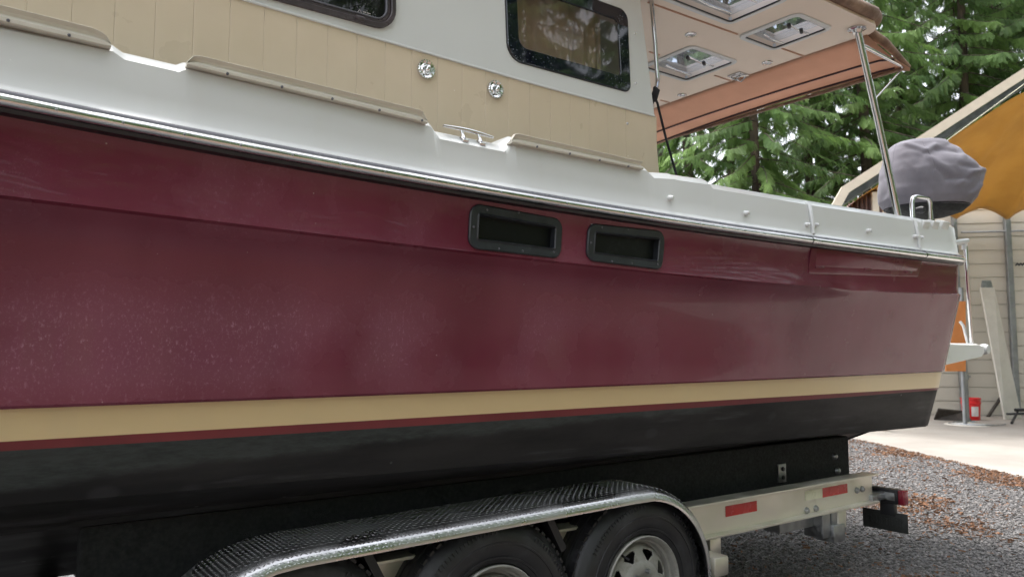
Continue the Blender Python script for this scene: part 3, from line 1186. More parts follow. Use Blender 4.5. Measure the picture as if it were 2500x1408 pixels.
# cleat in the gunwale notch
ca, cb = P(1082, 307, y=2.16), P(1204, 336, y=2.16)
cm = (ca + cb) / 2
m = MB()
pts = [ca + (cb - ca) * t + Vector((0, 0, 0.004 * math.sin(math.pi * t))) for t in np.linspace(0, 1, 9)]
m.tube(pts, [0.0040, 0.0052, 0.0062, 0.007, 0.0075, 0.007, 0.0062, 0.0052, 0.0040], 10)
cl = m.build('cleat', M['steel'], boat, smooth=60)
for t in (0.36, 0.70):
    p = ca + (cb - ca) * t
    f = Vector((p.x + 0.002, 2.155, z_gun(p.x) - 0.006))
    m = MB()
    m.tube([p, (p + f) / 2, f + Vector((0, 0, 0.006)), f + Vector((0, 0, -0.004))], [0.0055, 0.005, 0.007, 0.011], 10)
    m.box((f.x - 0.012, 2.132, f.z - 0.012), (f.x + 0.012, 2.185, f.z + 0.0), rot=Matrix.Rotation(math.radians(25), 3, 'X'), ch=0.003)
    m.build('cleat_foot', M['steel'], cl, smooth=50)

# ------------------------------------------------------------------ cabin
YW = 2.55
cab_z = lambda x: float(np.interp(x, [-1.0, 0.712, 1.165, 1.935, 2.686], [2.62, 2.588, 2.575, 2.555, 2.549]))
AFT_B, AFT_M, AFT_T = 2.722, 2.686, 2.59            # aft edge of the cabin side at deck, belt and roof
CF = -1.3                                           # front of the cabin
# windows (x, z) outlines
w1c, w1b = P(965, 82, y=YW), P(655, 0, y=YW)
w1 = rpoly([Vector((0.18, 2.615)), Vector((w1c.x, 2.613)), Vector((w1c.x - 0.01, 3.02)), Vector((0.18, 3.02))], 0.085, 7)
w2 = rpoly([Vector((1.803, 2.634)), Vector((2.520, 2.634)), Vector((2.505, 3.03)), Vector((1.785, 3.03))], [0.075, 0.035, 0.05, 0.06], 7)


def aft_x(z):
    return float(np.interp(z, [1.9, 2.55, 3.16], [AFT_B + 0.03, AFT_M, AFT_T]))


# white upper side with two window openings: strips around the openings
def side_with_holes(y, holes, thick):
    """outer wall polygon minus holes, by bmesh fill"""
    import bmesh
    bm = bmesh.new()
    xs = list(np.linspace(CF, AFT_M, 30))
    outer = [Vector((x, cab_z(x) + 0.0)) for x in xs]
    outer += [Vector((aft_x(2.85), 2.85)), Vector((aft_x(3.16), 3.16)), Vector((CF + 0.25, 3.16))]
    edges = []
    for lp in [outer] + holes:
        vs = [bm.verts.new((p.x, y, p.y)) for p in lp]
        for i in range(len(vs)):
            edges.append(bm.edges.new((vs[i], vs[(i + 1) % len(vs)])))
    bmesh.ops.triangle_fill(bm, edges=edges, use_beauty=True)
    bm.verts.index_update()
    pts = [v.co.copy() for v in bm.verts]
    fs = [tuple(v.index for v in f.verts) for f in bm.faces]
    # sides
    n0 = len(pts)
    pts2 = pts + [p + Vector((0, thick, 0)) for p in pts]
    fs2 = list(fs) + [tuple(i + n0 for i in reversed(f)) for f in fs]
    cnt = {}
    for f in fs:
        for i in range(len(f)):
            k = tuple(sorted((f[i], f[(i + 1) % len(f)])))
            cnt[k] = cnt.get(k, 0) + 1
    for (i, j), c in cnt.items():
        if c == 1:
            fs2.append((i, j, j + n0, i + n0))
    bm.free()
    return pts2, fs2


def clean(pts):
    out = []
    for p in pts:
        if not out or (p - out[-1]).length > 1e-5:
            out.append(p)
    return out


hole1, hole2 = clean(inset(w1, 0.02)), clean(inset(w2, 0.03))
pts, fs = side_with_holes(YW, [hole1, hole2], 0.035)
m = MB()
m.add(pts, fs)
m.build('cabin_side', M['white'], boat, smooth=20)
# ledge bead between white and tan
m = MB()
bx_ = list(np.linspace(CF, AFT_M - 0.002, 40))
m.tube([(x, YW - 0.001, cab_z(x)) for x in bx_], 0.0055, 8)
m.build('belt_bead', M['white'], boat, smooth=60)
# tan planks below
seams = [CF] + [0.091 + 0.1143 * k for k in range(-11, 23) if CF + 0.05 < 0.091 + 0.1143 * k < 2.6] + [None]
for i in range(len(seams) - 1):
    a = seams[i] + 0.0006
    zb = 1.985
    m = MB()
    if seams[i + 1] is None:
        pp = [(a, zb), (aft_x(zb), zb), (aft_x(cab_z(AFT_M)), cab_z(AFT_M) - 0.004), (a, cab_z(a) - 0.004)]
    else:
        b = seams[i + 1] - 0.0006
        pp = [(a, zb), (b, zb), (b, cab_z(b) - 0.004), (a, cab_z(a) - 0.004)]
    o2 = [Vector(p) for p in pp]
    i2 = inset(o2, 0.0014)
    A = [Vector((p.x, YW + 0.02, p.y)) for p in o2]
    B = [Vector((p.x, YW + 0.0022, p.y)) for p in o2]
    D = [Vector((p.x, YW + 0.001, p.y)) for p in i2]
    m.loft([[r_[j] for r_ in (A, B, D)] for j in (0, 1, 2, 3, 0)])
    m.add(D, [(0, 1, 2, 3)])
    m.build('plank', M['tan'], boat, smooth=20)
m = MB()
m.box((CF, YW + 0.0028, 1.985), (AFT_B - 0.02, YW + 0.03, 2.55))
for s in (0,):
    pass
m.build('plank_backing', M['tan2'] if 'tan2' in M else M['tan'], boat)
# far side, front, aft bulkhead and roof of the cabin
YF = 2 * YC - YW
m = MB()
pp = [(CF, 1.985), (aft_x(1.985), 1.985), (aft_x(3.16), 3.16), (CF + 0.25, 3.16)]
m.prism([Vector((a, YF - 0.035, b)) for a, b in pp], (0, 0.035, 0))
m.build('cabin_side', M['white'], boat, smooth=20)
m = MB()
m.prism([Vector((aft_x(1.985) - 0.035, YW + 0.04, 1.985)), Vector((aft_x(3.16) - 0.035, YW + 0.04, 3.16)), Vector((aft_x(3.16) - 0.035, YF - 0.04, 3.16)), Vector((aft_x(1.985) - 0.035, YF - 0.04, 1.985))], (0.03, 0, 0))
m.build('aft_bulkhead', M['white'], boat, smooth=20)
m = MB()
m.prism([Vector((CF + 0.01, YW + 0.04, 1.985)), Vector((CF + 0.26, YW + 0.04, 3.16)), Vector((CF + 0.26, YF - 0.04, 3.16)), Vector((CF + 0.01, YF - 0.04, 1.985))], (0.03, 0, 0))
m.build('front_bulkhead', M['white'], boat, smooth=20)
# interior: sole, panel and curtain seen through the aft window
m = MB()
m.box((CF + 0.3, YW + 0.06, 2.05), (2.55, YF - 0.06, 2.08))
m.build('cabin_sole', M['interior'], boat)
m = MB()
rws = []
for k in range(60):
    x = 1.80 + 0.62 * k / 59
    yy = YW + 0.07 + 0.014 * math.sin(k * 0.9) * (1 if x > 2.2 else 0.15) + 0.02 * (1 if x > 2.2 else 0)
    rws.append([Vector((x, yy, 2.50)), Vector((x, yy, 3.10))])
m.loft(rws)
m.build('window_curtain', M['curtain_in'], boat, smooth=60)

# front window: brown sliding frame
def ringpart(name, o_, i_, y0, y1, mat, parent, bev=0.003):
    m = MB()
    n = len(o_)
    oi, ii = inset(o_, bev), inset(i_, -bev)
    rws = [xz(o_, y1), xz(o_, y0 + bev), xz(oi, y0), xz(ii, y0), xz(i_, y0 + bev), xz(i_, y1)]
    m.loft([[r_[j] for r_ in rws] for j in list(range(n)) + [0]])
    return m.build(name, mat, parent, smooth=40)


wf = ringpart('window', w1, inset(w1, 0.020), YW - 0.013, YW + 0.02, M['brown'], boat)
ringpart('inner_frame', inset(w1, 0.0195), inset(w1, 0.034), YW - 0.005, YW + 0.018, M['brown'], wf)
ringpart('gasket', inset(w1, 0.0335), inset(w1, 0.040), YW - 0.008, YW + 0.016, M['vinyl'], wf, 0.002)
m = MB()
gp = inset(w1, 0.038)
m.prism(xz(gp, YW + 0.004), (0, 0.005, 0))
m.build('glass', M['dglass'], wf, smooth=0)
q = P(880, 45, y=YW - 0.016)
m = MB()
m.box((q.x - 0.022, YW - 0.026, q.z - 0.012), (q.x + 0.016, YW - 0.010, q.z + 0.006), ch=0.004)
m.build('latch', M['brown'], wf)
# etched maker's mark on the pane: small house outline and three rows of fine lettering
m = MB()
q = P(873, 30, y=YW + 0.003)
ex, ez = q.x, q.z
m.tube([(ex, YW + 0.0028, ez), (ex + 0.008, YW + 0.0028, ez + 0.011), (ex + 0.016, YW + 0.0028, ez), (ex + 0.013, YW + 0.0028, ez - 0.010), (ex + 0.003, YW + 0.0028, ez - 0.010)], 0.0009, 5, closed=True)
for k, (a, b) in enumerate(((0, 0.011), (0.014, 0.030))):
    m.box((ex + 0.022 + a, YW + 0.0022, ez + 0.0055), (ex + 0.022 + b, YW + 0.0034, ez + 0.0075))
for r_ in range(2):
    for k in range(6):
        x0 = ex + 0.022 + k * 0.0052
        m.box((x0, YW + 0.0022, ez - 0.001 - 0.006 * r_), (x0 + 0.0036, YW + 0.0034, ez + 0.0008 - 0.006 * r_))
m.build('etched_mark', M['paper'], wf, smooth=0)

w2i = rpoly([Vector((1.803 + 0.058, 2.634 + 0.066)), Vector((2.520 - 0.062, 2.634 + 0.066)), Vector((2.505 - 0.062, 2.97)), Vector((1.785 + 0.060, 2.97))], [0.045, 0.02, 0.03, 0.04], 7)
wf2 = ringpart('window', w2, w2i, YW - 0.007, YW + 0.004, M['frit'], boat)
m = MB()
m.prism(xz(inset(w2i, -0.003), YW - 0.002), (0, 0.004, 0))
m.build('glass', M['glass'], wf2, smooth=0)
ringpart('seal', inset(w2, -0.004), inset(w2, 0.0015), YW - 0.004, YW + 0.006, M['rubber'], wf2, 0.001)
for (px, py) in ((1551, 82), (1552, 204), (1532, 302)):
    q = P(px, py, y=YW - 0.001)
    m = MB()
    m.lathe([(0.0, -0.005), (0.004, -0.004), (0.0065, 0.0), (0.0065, 0.004)], q, 'y', 10)
    m.build('screw', M['steel'], boat, smooth=50)

# round chrome caps on the planking
for (px, py) in ((1039, 171), (1208, 220)):
    q = P(px, py, y=YW)
    q = Vector((q.x, YW + 0.001, q.z))
    m = MB()
    prof = [(0.0, -0.010), (0.014, -0.011), (0.020, -0.013), (0.0245, -0.009), (0.027, -0.010), (0.0335, -0.0125), (0.0365, -0.009), (0.038, -0.004), (0.038, 0.004)]
    m.lathe(prof, q, 'y', 48)
    for k in range(40):
        if k % 2 == 0:
            a = 2 * math.pi * k / 40
            c = q + Vector((0.0362 * math.cos(a), -0.0095, 0.0362 * math.sin(a)))
            m.box(c - Vector((0.0022, 0.0025, 0.0022)), c + Vector((0.0022, 0.0025, 0.0022)), rot=Matrix.Rotation(-a, 3, 'Y'))
    cap = m.build('filler_cap', M['chrome'], boat, smooth=45)
    m = MB()
    ang = math.radians(20)
    d1 = Vector((math.sin(ang), 0, math.cos(ang)))
    m.tube([q + d1 * t + Vector((0, -0.012 - 0.010 * math.cos(t / 0.02 * math.pi / 2), 0)) for t in np.linspace(-0.020, 0.020, 9)], [0.004, 0.006, 0.0085, 0.0095, 0.010, 0.0095, 0.0085, 0.006, 0.004], 10)
    for a in (-0.6, math.pi + 0.6, math.pi / 2):
        c = q + Vector((0.029 * math.cos(a), -0.011, 0.029 * math.sin(a)))
        m.lathe([(0, -0.004), (0.004, -0.003), (0.005, 0.002)], c, 'y', 8)
    m.build('cap_grip', M['chrome'], cap, smooth=60)

# ------------------------------------------------------------------ hardtop over the cockpit
ZT = 3.20
HT_A, HT_N = 4.11, 2.13                               # aft edge, near edge
HT_F = 2 * YC - HT_N
cam_ = lambda y: 0.055 * (1 - ((y - YC) / 1.55) ** 2)  # camber of the top
HATCHES = [(3.625, 3.14, 0.225, 0.225), (3.686, 2.487, 0.175, 0.205), (3.05, 2.41, 0.30, 0.20)]
ht = MB()
xs_h = [-1.5, -1.0, 0, 1.0, 2.0, 2.3, 2.4, 2.5, 2.6, 2.7, 3.2, 3.8, 4.0, 4.07, HT_A]
ys_h = [HT_N, HT_N + 0.02, HT_N + 0.08, 2.4, 2.7, 3.0, 3.3, 3.65, 4.0, 4.3, 4.6, 4.9, HT_F - 0.08, HT_F - 0.02, HT_F]


def near_edge(x):
    t = min(1.0, max(0.0, (x - 2.30) / 0.4))
    return 0.34 * (1 - t * t * (3 - 2 * t))


def ht_in(x, y):
    """round the plan corners"""
    r = 0.14
    for sgn, edge in ((1, HT_N), (-1, HT_F)):
        dy = (y - edge) * sgn
        dx = HT_A - x
        if dy < r and dx < r:
            d = math.hypot(r - dx, r - dy)
            if d > r:
                k = r / d
                return HT_A - r + (r - dx) * k, edge + sgn * (r - (r - dy) * k)
    return x, y


def ht_pt(x, y, top):
    x2, y2 = ht_in(x, y)
    e = min(y2 - HT_N, HT_F - y2, HT_A - x2)
    y2 = YC + (y2 - YC) * (1 - near_edge(x) / 1.52)
    th = 0.085 * min(1, math.sqrt(max(0, e) / 0.05)) if top else 0
    return Vector((x2, y2, ZT + 0.012 * (1 - ((y - YC) / 1.52) ** 2) + th))


OPEN = [(cx - w + 0.034, cx + w - 0.034, cy - h + 0.034, cy + h - 0.034) for cx, cy, w, h in HATCHES]
xs_h = sorted(set(xs_h + [v for o_ in OPEN for v in o_[:2]]))
ys_h = sorted(set(ys_h + [v for o_ in OPEN for v in o_[2:]]))
bot = [[ht_pt(x, y, False) for y in ys_h] for x in xs_h]
top = [[ht_pt(x, y, True) for y in ys_h] for x in xs_h]
for sheet in (bot, top):
    f_at = len(ht.f)
    ht.loft(sheet)
    ny = len(ys_h) - 1
    kill = set()
    for a in range(len(xs_h) - 1):
        for b in range(ny):
            xm, ym = (xs_h[a] + xs_h[a + 1]) / 2, (ys_h[b] + ys_h[b + 1]) / 2
            if any(o_[0] < xm < o_[1] and o_[2] < ym < o_[3] for o_ in OPEN):
                kill.add(f_at + a * ny + b)
    ht.f = [f for i, f in enumerate(ht.f) if i not in kill]
    ht.m = [0] * len(ht.f)
for o_ in OPEN:
    lo_ = [ht_pt(o_[a], o_[b], False) for a, b in ((0, 2), (1, 2), (1, 3), (0, 3), (0, 2))]
    hi_ = [ht_pt(o_[a], o_[b], True) for a, b in ((0, 2), (1, 2), (1, 3), (0, 3), (0, 2))]
    ht.loft([lo_, hi_])
for g in (0,):
    ht.loft([[r[0] for r in bot], [r[0] for r in top]])
hard = ht.build('hardtop', M['hardtop'], boat, smooth=45)


def ceil_z(y):
    return ZT + 0.012 * (1 - ((y - YC) / 1.52) ** 2)


def hatch(cx, cy, w, h, ang=0.0, handle=True):
    """framed acrylic hatch set into the liner, seen from below"""
    z = ceil_z(cy)
    o2 = rpoly([Vector((-w, -h)), Vector((w, -h)), Vector((w, h)), Vector((-w, h))], 0.055, 6)
    tr = lambda p, dz: Vector((cx + p.x, cy + p.y, z + dz))
    i1, i2, i3 = inset(o2, 0.032), inset(o2, 0.040), inset(o2, 0.046)
    n = len(o2)
    m = MB()
    rws = [[tr(p, 0.004) for p in o2], [tr(p, -0.008) for p in inset(o2, 0.003)], [tr(p, -0.011) for p in i1], [tr(p, 0.02) for p in i1]]
    m.loft([[r_[j] for r_ in rws] for j in list(range(n)) + [0]])
    fr = m.build('hatch', M['white'], hard, smooth=40)
    return fr, i1, tr


def hatch_inner(i1, tr, grey=True):
    n = len(i1)
    m = MB()
    ii = inset(i1, 0.008)
    rws = [[tr(p, -0.006) for p in i1], [tr(p, -0.009) for p in inset(i1, 0.004)], [tr(p, -0.003) for p in ii]]
    m.loft([[r_[j] for r_ in rws] for j in list(range(n)) + [0]])
    m.build('hatch_seal', M['port'], hard, smooth=40)
    m = MB()
    m.prism([tr(p, 0.030) for p in inset(i1, -0.004)], (0, 0, 0.006))
    m.build('hatch_pane', M['hglass'], hard, smooth=0)


t_ = NT('hatch_pane_grey')
gg = t_.mix(t_.ramp(t_.noise(5, 4, 0.6, (1.2, 0.5, 1)), 0.42, 0.62), (0.16, 0.17, 0.20), (0.46, 0.46, 0.47))
tl_ = t_.new('ShaderNodeBsdfTranslucent')
t_.l.new(gg, tl_.inputs[0])
mx_ = t_.new('ShaderNodeMixShader')
mx_.inputs[0].default_value = 0.3
t_.l.new(t_.pbr(gg, 0.06, 0, None, 0.7), mx_.inputs[1])
t_.l.new(tl_.outputs[0], mx_.inputs[2])
M['hpane'] = t_.done(mx_.outputs[0])
for (cx, cy, w, h) in HATCHES:
    fr, i1, tr = hatch(cx, cy, w, h)
    hatch_inner(i1, tr)
    z = ceil_z(cy)
    for sy in (-0.45, 0.35):
        m = MB()
        m.tube([(cx - w * 0.55, cy + sy * h, z - 0.012), (cx - w * 0.1, cy + sy * h, z - 0.026), (cx + w * 0.5, cy + sy * h, z - 0.022)], 0.006, 8)
        m.build('hatch_bar', M['steel'], hard, smooth=60)
    for sx in (-0.55, 0.1):
        m = MB()
        m.box((cx + sx * w - 0.022, cy - 0.45 * h - 0.010, z - 0.034), (cx + sx * w + 0.022, cy - 0.45 * h + 0.010, z - 0.012), rot=Matrix.Rotation(0.5, 3, 'Z'), ch=0.006)
        m.build('hatch_latch', M['blackpaint'], hard)
for (px, py) in ((1686, 84), (1873, 153), (1665, 233)):
    q = P(px, py, z=ZT + 0.008)
    q.z = ceil_z(q.y)
    m = MB()
    m.lathe([(0.034, 0.003), (0.032, -0.006), (0.024, -0.008), (0.022, -0.004), (0.0, -0.004)], q, 'z', 20)
    m.build('ceiling_light', M['steel'], hard, smooth=50)
q = P(1803, 187, z=ZT)
m = MB()
m.box((q.x - 0.05, q.y - 0.05, ceil_z(q.y) - 0.010), (q.x + 0.05, q.y + 0.05, ceil_z(q.y) + 0.004), ch=0.003)
for k in (-0.5, 0.5):
    m.tube([(q.x + k * 0.05, q.y - 0.04, q.z - 0.004), (q.x + k * 0.05, q.y, q.z - 0.03), (q.x + k * 0.05, q.y + 0.04, q.z - 0.004)], 0.005, 6)
m.build('ceiling_hook', M['steel'], hard)
# panel joints of the liner
for (a, b) in (((1582, 6), (1800, 84)), ((1905, 117), (1964, 138)), ((1585, 128), (1610, 136)), ((1745, 186), (1800, 204)), ((1612, 246), (1652, 257))):
    pa, pb = P(*a, z=ZT + 0.006), P(*b, z=ZT + 0.006)
    m = MB()
    m.tube([Vector((p.x, p.y, ceil_z(p.y) - 0.001)) for p in (pa, (pa + pb) / 2, pb)], 0.006, 6)
    m.build('liner_joint', M['awning'], hard, smooth=60)

# sloping terracotta awning behind the hardtop
m = MB()
rws = []
for i in range(33):
    y = HT_N + 0.10 + (HT_F - HT_N - 0.2) * i / 32
    zo = 3.137 - 0.030 * ((y - 3.1) / 1.1) ** 2 - (0.03 if y < 2.35 else 0) * ((2.35 - y) / 0.12) ** 2 if y < 4.6 else 3.137 - 0.030 * (1.5 / 1.1) ** 2
    row = []
    for k in range(9):
        t = k / 8
        x = HT_A - 0.02 + (4.50 - HT_A + 0.02) * t
        row.append(Vector((x, y - 0.03 * t, (ceil_z(y) - 0.002) * (1 - t) + zo * t - 0.018 * math.sin(math.pi * t))))
    row.append(Vector((4.505, y - 0.03, zo - 0.020)))
    rws.append(row)
m.loft(rws)
aw = m.build('awning', M['awning'], boat, smooth=60, solid=0.002)
for col, rad in ((5, 0.006), (8, 0.0065)):
    m = MB()
    m.tube([r[col] + Vector((0, 0, -0.006)) for r in rws[(0 if col == 5 else 1):]], rad, 6)
    m.build('awning_seam', M['dkseam'], aw, smooth=60)
# rolled canvas along the near and aft edge of the hardtop
m = MB()
rp = []
for x in np.linspace(2.75, HT_A - 0.14, 20):
    rp.append(Vector((x, HT_N - 0.004 + 0.004 * math.sin(x * 9), ZT + 0.055)))
for k in range(6):
    a = math.pi / 2 * k / 5
    rp.append(Vector((HT_A - 0.14 + 0.14 * math.sin(a), HT_N + 0.14 - 0.14 * math.cos(a), ZT + 0.055)))
rp += [Vector((4.25, 2.215, 3.19)), Vector((4.42, 2.215, 3.135)), Vector((4.52, 2.21, 3.10))]
m.tube(rp, [0.036] * (len(rp) - 3) + [0.026, 0.018, 0.010], 10)
m.build('rolled_canvas', M['rolled'], boat, smooth=50)
# support pole, braces
pt, pbm = P(2092, 70, z=ZT), P(2195, 521, y=2.2)
m = MB()
m.tube([pt + Vector((0, 0, 0.01)), pt * 0.5 + pbm * 0.5, pbm - Vector((0, 0, 0.05))], 0.019, 14)
m.build('support_pole', M['steel'], boat, smooth=60)
m = MB()
m.lathe([(0.0, 0.012), (0.05, 0.012), (0.05, 0.002), (0.03, -0.004), (0.022, -0.02), (0.0, -0.02)], Vector((pt.x, pt.y, ceil_z(pt.y) - 0.010)), 'z', 18)
m.build('pole_flange', M['steel'], boat, smooth=40)
pk = pt + (pbm - pt) * 0.085
ot = Vector((4.50, 2.235, 3.105))
m = MB()
m.tube([pk, ot], 0.012, 10)
m.build('awning_brace', M['steel'], boat, smooth=60)
m = MB()
m.tube([pt + (pbm - pt) * 0.385, ot - Vector((0.02, 0, 0.02))], 0.006, 8)
m.build('awning_brace', M['steel'], boat, smooth=60)
m = MB()
m.tube([ot + Vector((0.01, -0.01, -0.005)), ot + Vector((0.01, 2.8, 0.0))], 0.012, 8)
m.build('awning_bar', M['rolled'], boat, smooth=60)
# handle loop and stern fittings on the gunwale corner
ha, hb = P(2228, 527, y=2.21), P(2273, 541, y=2.21)
za, zb_ = P(2236, 480, y=2.21).z, P(2275, 486, y=2.21).z
m = MB()
m.tube([ha - Vector((0, 0, 0.03)), Vector((ha.x, ha.y, za - 0.05)), Vector((ha.x + 0.012, ha.y, za - 0.015)), Vector((ha.x + 0.045, ha.y, za)), Vector((hb.x - 0.03, hb.y, zb_)), Vector((hb.x, hb.y, zb_ - 0.025)), hb - Vector((0, 0, 0.04))], 0.0135, 12)
m.build('grab_rail', M['steel'], boat, smooth=60)
# grab rail at the aft edge of the cabin
m = MB()
g = [P(1586, -120, y=2.66), P(1590, 0, y=2.66), P(1599, 100, y=2.66), P(1604, 175, y=2.66), P(1606, 195, y=2.66), P(1603, 212, y=2.65), P(1597, 226, y=2.62)]
m.tube(g, 0.0115, 10)
m.build('cabin_grab_rail', M['steel'], boat, smooth=60)
# swim platform
m = MB()
sp = []
pl_t = lambda x: 1.455
for y in (2.32, 2.36, 2 * YC - 2.36, 2 * YC - 2.32):
    e = 0.04 if y in (2.32, 2 * YC - 2.32) else 0
    xe = 5.62 - e
    sp.append([Vector((4.80, y, 1.29)), Vector((4.80, y, 1.455 - e * 0.3)), Vector((xe - 0.06, y, 1.452 - e * 0.3)), Vector((xe, y, 1.43)), Vector((xe + 0.01, y, 1.395)), Vector((xe - 0.04, y, 1.365))])
m.loft(sp, close_u=True)
m.add(sp[0], [tuple(range(6))])
m.add(sp[-1], [tuple(range(6))[::-1]])
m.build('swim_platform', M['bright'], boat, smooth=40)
q = P(2404, 852, y=2.33)
m = MB()
m.lathe([(0.0, -0.03), (0.03, -0.025), (0.038, 0.0), (0.03, 0.03)], q, 'y', 14)
m.build('platform_roller', M['white'], boat, smooth=60)
m = MB()
ra, rb_ = P(2357, 596, y=2.33), P(2372, 840, y=2.40)
m.tube([ra + Vector((0.0, 0.55, 0.02)), ra + Vector((0.0, 0.06, 0.02)), ra, ra * 0.5 + rb_ * 0.5, rb_ - Vector((0, 0, 0.02))], 0.013, 10)
m.build('platform_rail', M['steel'], boat, smooth=60)
m = MB()
rc, rd = P(2352, 795, y=2.42), P(2364, 842, y=2.42)
m.tube([rc + Vector((0, 0.02, 0.03)), rc, rd], 0.010, 8)
m.build('platform_rail_stay', M['white'], boat, smooth=60)
q = P(2353, 590, y=2.24)
m = MB()
m.tube([q + Vector((-0.09, 0.02, -0.012)), q, q + Vector((0.05, 0.0, 0.012))], [0.016, 0.02, 0.015], 10)
m.tube([q + Vector((0.0, 0.0, -0.05)), q], 0.014, 10)
m.tube([q + Vector((0.04, 0.0, 0.0)), q + Vector((0.15, 0.05, -0.005))], 0.008, 8)
m.build('stern_cleat', M['white'], boat, smooth=60)
# zinc anode and fittings on the hull bottom
q = P(1838, 1104, y=2.70)

# cord tied to the grab rail
kn = P(1598, 234, y=2.62)
m = MB()
m.tube([kn + Vector((0, 0, 0.045)), kn + Vector((0.004, -0.01, 0.025)), kn, kn + Vector((0.0, 0, -0.03))], [0.008, 0.018, 0.019, 0.011], 10)
c1 = [kn + Vector((0, 0, -0.01)), P(1593, 255, y=2.61), P(1594, 278, y=2.56)]
c2 = [kn + Vector((0, 0, -0.01)), P(1605, 252, y=2.62), P(1625, 335, y=2.62), P(1650, 422, y=2.62), P(1660, 460, y=2.62)]
m.tube(c1, 0.0055, 8)
m.tube(c2, 0.0062, 8)
o = m.build('cord', M['cord'], smooth=60)
tag(o, 'black cord knotted to the grab rail at the back of the cabin', 'cord')

# covered kettle shape at the stern
gc = P(2266, 436, d=4.95)
root = thing('covered_grill', (gc.x, gc.y, gc.z - 0.26), 'grill under a wrinkled grey fabric cover at the stern of the boat', 'grill')
GS = 4.95 / FPX
RINGS = [(512, 2170, 2346), (504, 2158, 2358), (490, 2150, 2370), (470, 2149, 2378), (448, 2151, 2382), (426, 2154, 2385), (408, 2158, 2373), (390, 2163, 2352), (372, 2169, 2332), (358, 2177, 2319), (350, 2188, 2310), (346, 2205, 2298), (345, 2228, 2275), (345, 2250, 2254)]
dense = []
for a, b in zip(RINGS[:-1], RINGS[1:]):
    for k in range(5):
        dense.append(tuple(a[q] + (b[q] - a[q]) * k / 5 for q in range(3)))
dense.append(RINGS[-1])


FOLDS = [(2376, 425, 2322, 440, 0.014, 6), (2322, 440, 2285, 472, 0.012, 6), (2372, 432, 2325, 500, 0.012, 5), (2350, 470, 2305, 500, 0.010, 5), (2318, 362, 2312, 398, 0.012, 6),
         (2195, 362, 2226, 386, 0.013, 6), (2226, 386, 2252, 370, 0.011, 6), (2296, 424, 2345, 428, -0.014, 6), (2250, 382, 2308, 388, -0.012, 7), (2236, 428, 2262, 454, -0.011, 5),
         (2262, 454, 2312, 455, -0.013, 5), (2342, 498, 2368, 446, -0.010, 5), (2180, 400, 2196, 485, -0.006, 9), (2225, 400, 2272, 440, 0.008, 6)]


def bag_row(py, l, r_, wr, shrink=1.0, nu=120):
    row = []
    cxx, hw = ((l + r_) / 2 - 2266) * GS, (r_ - l) / 2 * GS * 0.94
    zz = (436 - py) * GS
    for i in range(nu):
        th = 2 * math.pi * i / nu
        c_, s_ = math.cos(th), math.sin(th)
        sq = (abs(c_) ** 2.7 + abs(s_) ** 2.7) ** (-1 / 2.7)
        x, y = cxx + hw * sq * c_, hw * 0.82 * sq * s_
        if wr:
            q3 = Vector((x, y, zz))
            w = mnoise.fractal(q3 * 4.0 + Vector((3.1, 0, 9)), 0.9, 2.0, 3) * 0.003
            f1 = abs(mnoise.noise(Vector((x * 2.6 - zz * 4.5, y * 2, zz * 2.0 + x * 2.5)) + Vector((7, 2, 1))))
            f2 = abs(mnoise.noise(Vector((x * 3.6 + zz * 5, y * 3, zz * 2 - x * 4)) + Vector((1, 5, 4))))
            f3 = abs(mnoise.noise(Vector((x * 2 + zz * 2, y * 2, zz * 4)) + Vector((4, 1, 9))))
            w += -0.005 * max(0, 1 - f1 * 7.0) + 0.004 * max(0, 1 - f2 * 7.0)
            if y < 0.05:
                vx, vy = x / GS + 2266, 436 - zz / GS
                for (ax_, ay_, bx2, by2, am, wd) in FOLDS:
                    dx_, dy_ = bx2 - ax_, by2 - ay_
                    tt = max(0, min(1, ((vx - ax_) * dx_ + (vy - ay_) * dy_) / (dx_ * dx_ + dy_ * dy_)))
                    ds = math.hypot(vx - ax_ - tt * dx_, vy - ay_ - tt * dy_)
                    w += am * math.exp(-(ds / wd) ** 2)
            edge = min(1.0, hw / 0.12)
            k = 1 + w * edge / max(hw, 0.05)
            x, y = cxx + (x - cxx) * k, y * k
            zz2 = zz + w * 0.35
        else:
            zz2 = zz
        row.append(gc + _R * x + _fh * y + Vector((0, 0, zz2)))
    return row


m = MB()
m.loft([bag_row(py, l, r_, True) for py, l, r_ in dense], close_u=True)
m.build('fabric_cover', M['cover'], root, smooth=60, solid=0.003)
bag = [bag_row(py, l, r_, True) for py, l, r_ in dense]
for col in (84, 104, 66):
    m = MB()
    m.tube([row[col] for row in bag[2:-4]], 0.0032, 6)
    m.build('cover_seam', M['cover'], root, smooth=60)
m = MB()
m.tube(bag_row(508, 2164, 2352, True), 0.006, 6, closed=True)
m.build('drawstring', M['cord'], root, smooth=60)
m = MB()
m.loft([bag_row(py, l, r_, False) for py, l, r_ in ((470, 2165, 2365), (500, 2160, 2356), (512, 2166, 2350), (522, 2178, 2338), (530, 2200, 2312), (534, 2230, 2285), (535, 2255, 2262))], close_u=True)
m.build('kettle', M['carpet'], root, smooth=70)
m = MB()
m.tube([gc + Vector((0.02, 0, -0.16)), gc + Vector((0.02, 0, -0.34)), Vector((gc.x - 0.12, gc.y, 1.95)), Vector((4.87, gc.y, 1.80))], 0.02, 10)
m.build('mount_tube', M['steel'], root, smooth=60)
m = MB()
kq = P(2250, 512, d=4.62)
m.lathe([(0, -0.02), (0.018, -0.018), (0.024, 0.0), (0.018, 0.03)], kq, 'y', 14)
m.build('control_knob', M['blackpaint'], root, smooth=50)

# ------------------------------------------------------------------ trailer
trailer = thing('trailer', (2.4, YC, 0.02), 'aluminium triple axle boat trailer with tread plate fender', 'trailer')


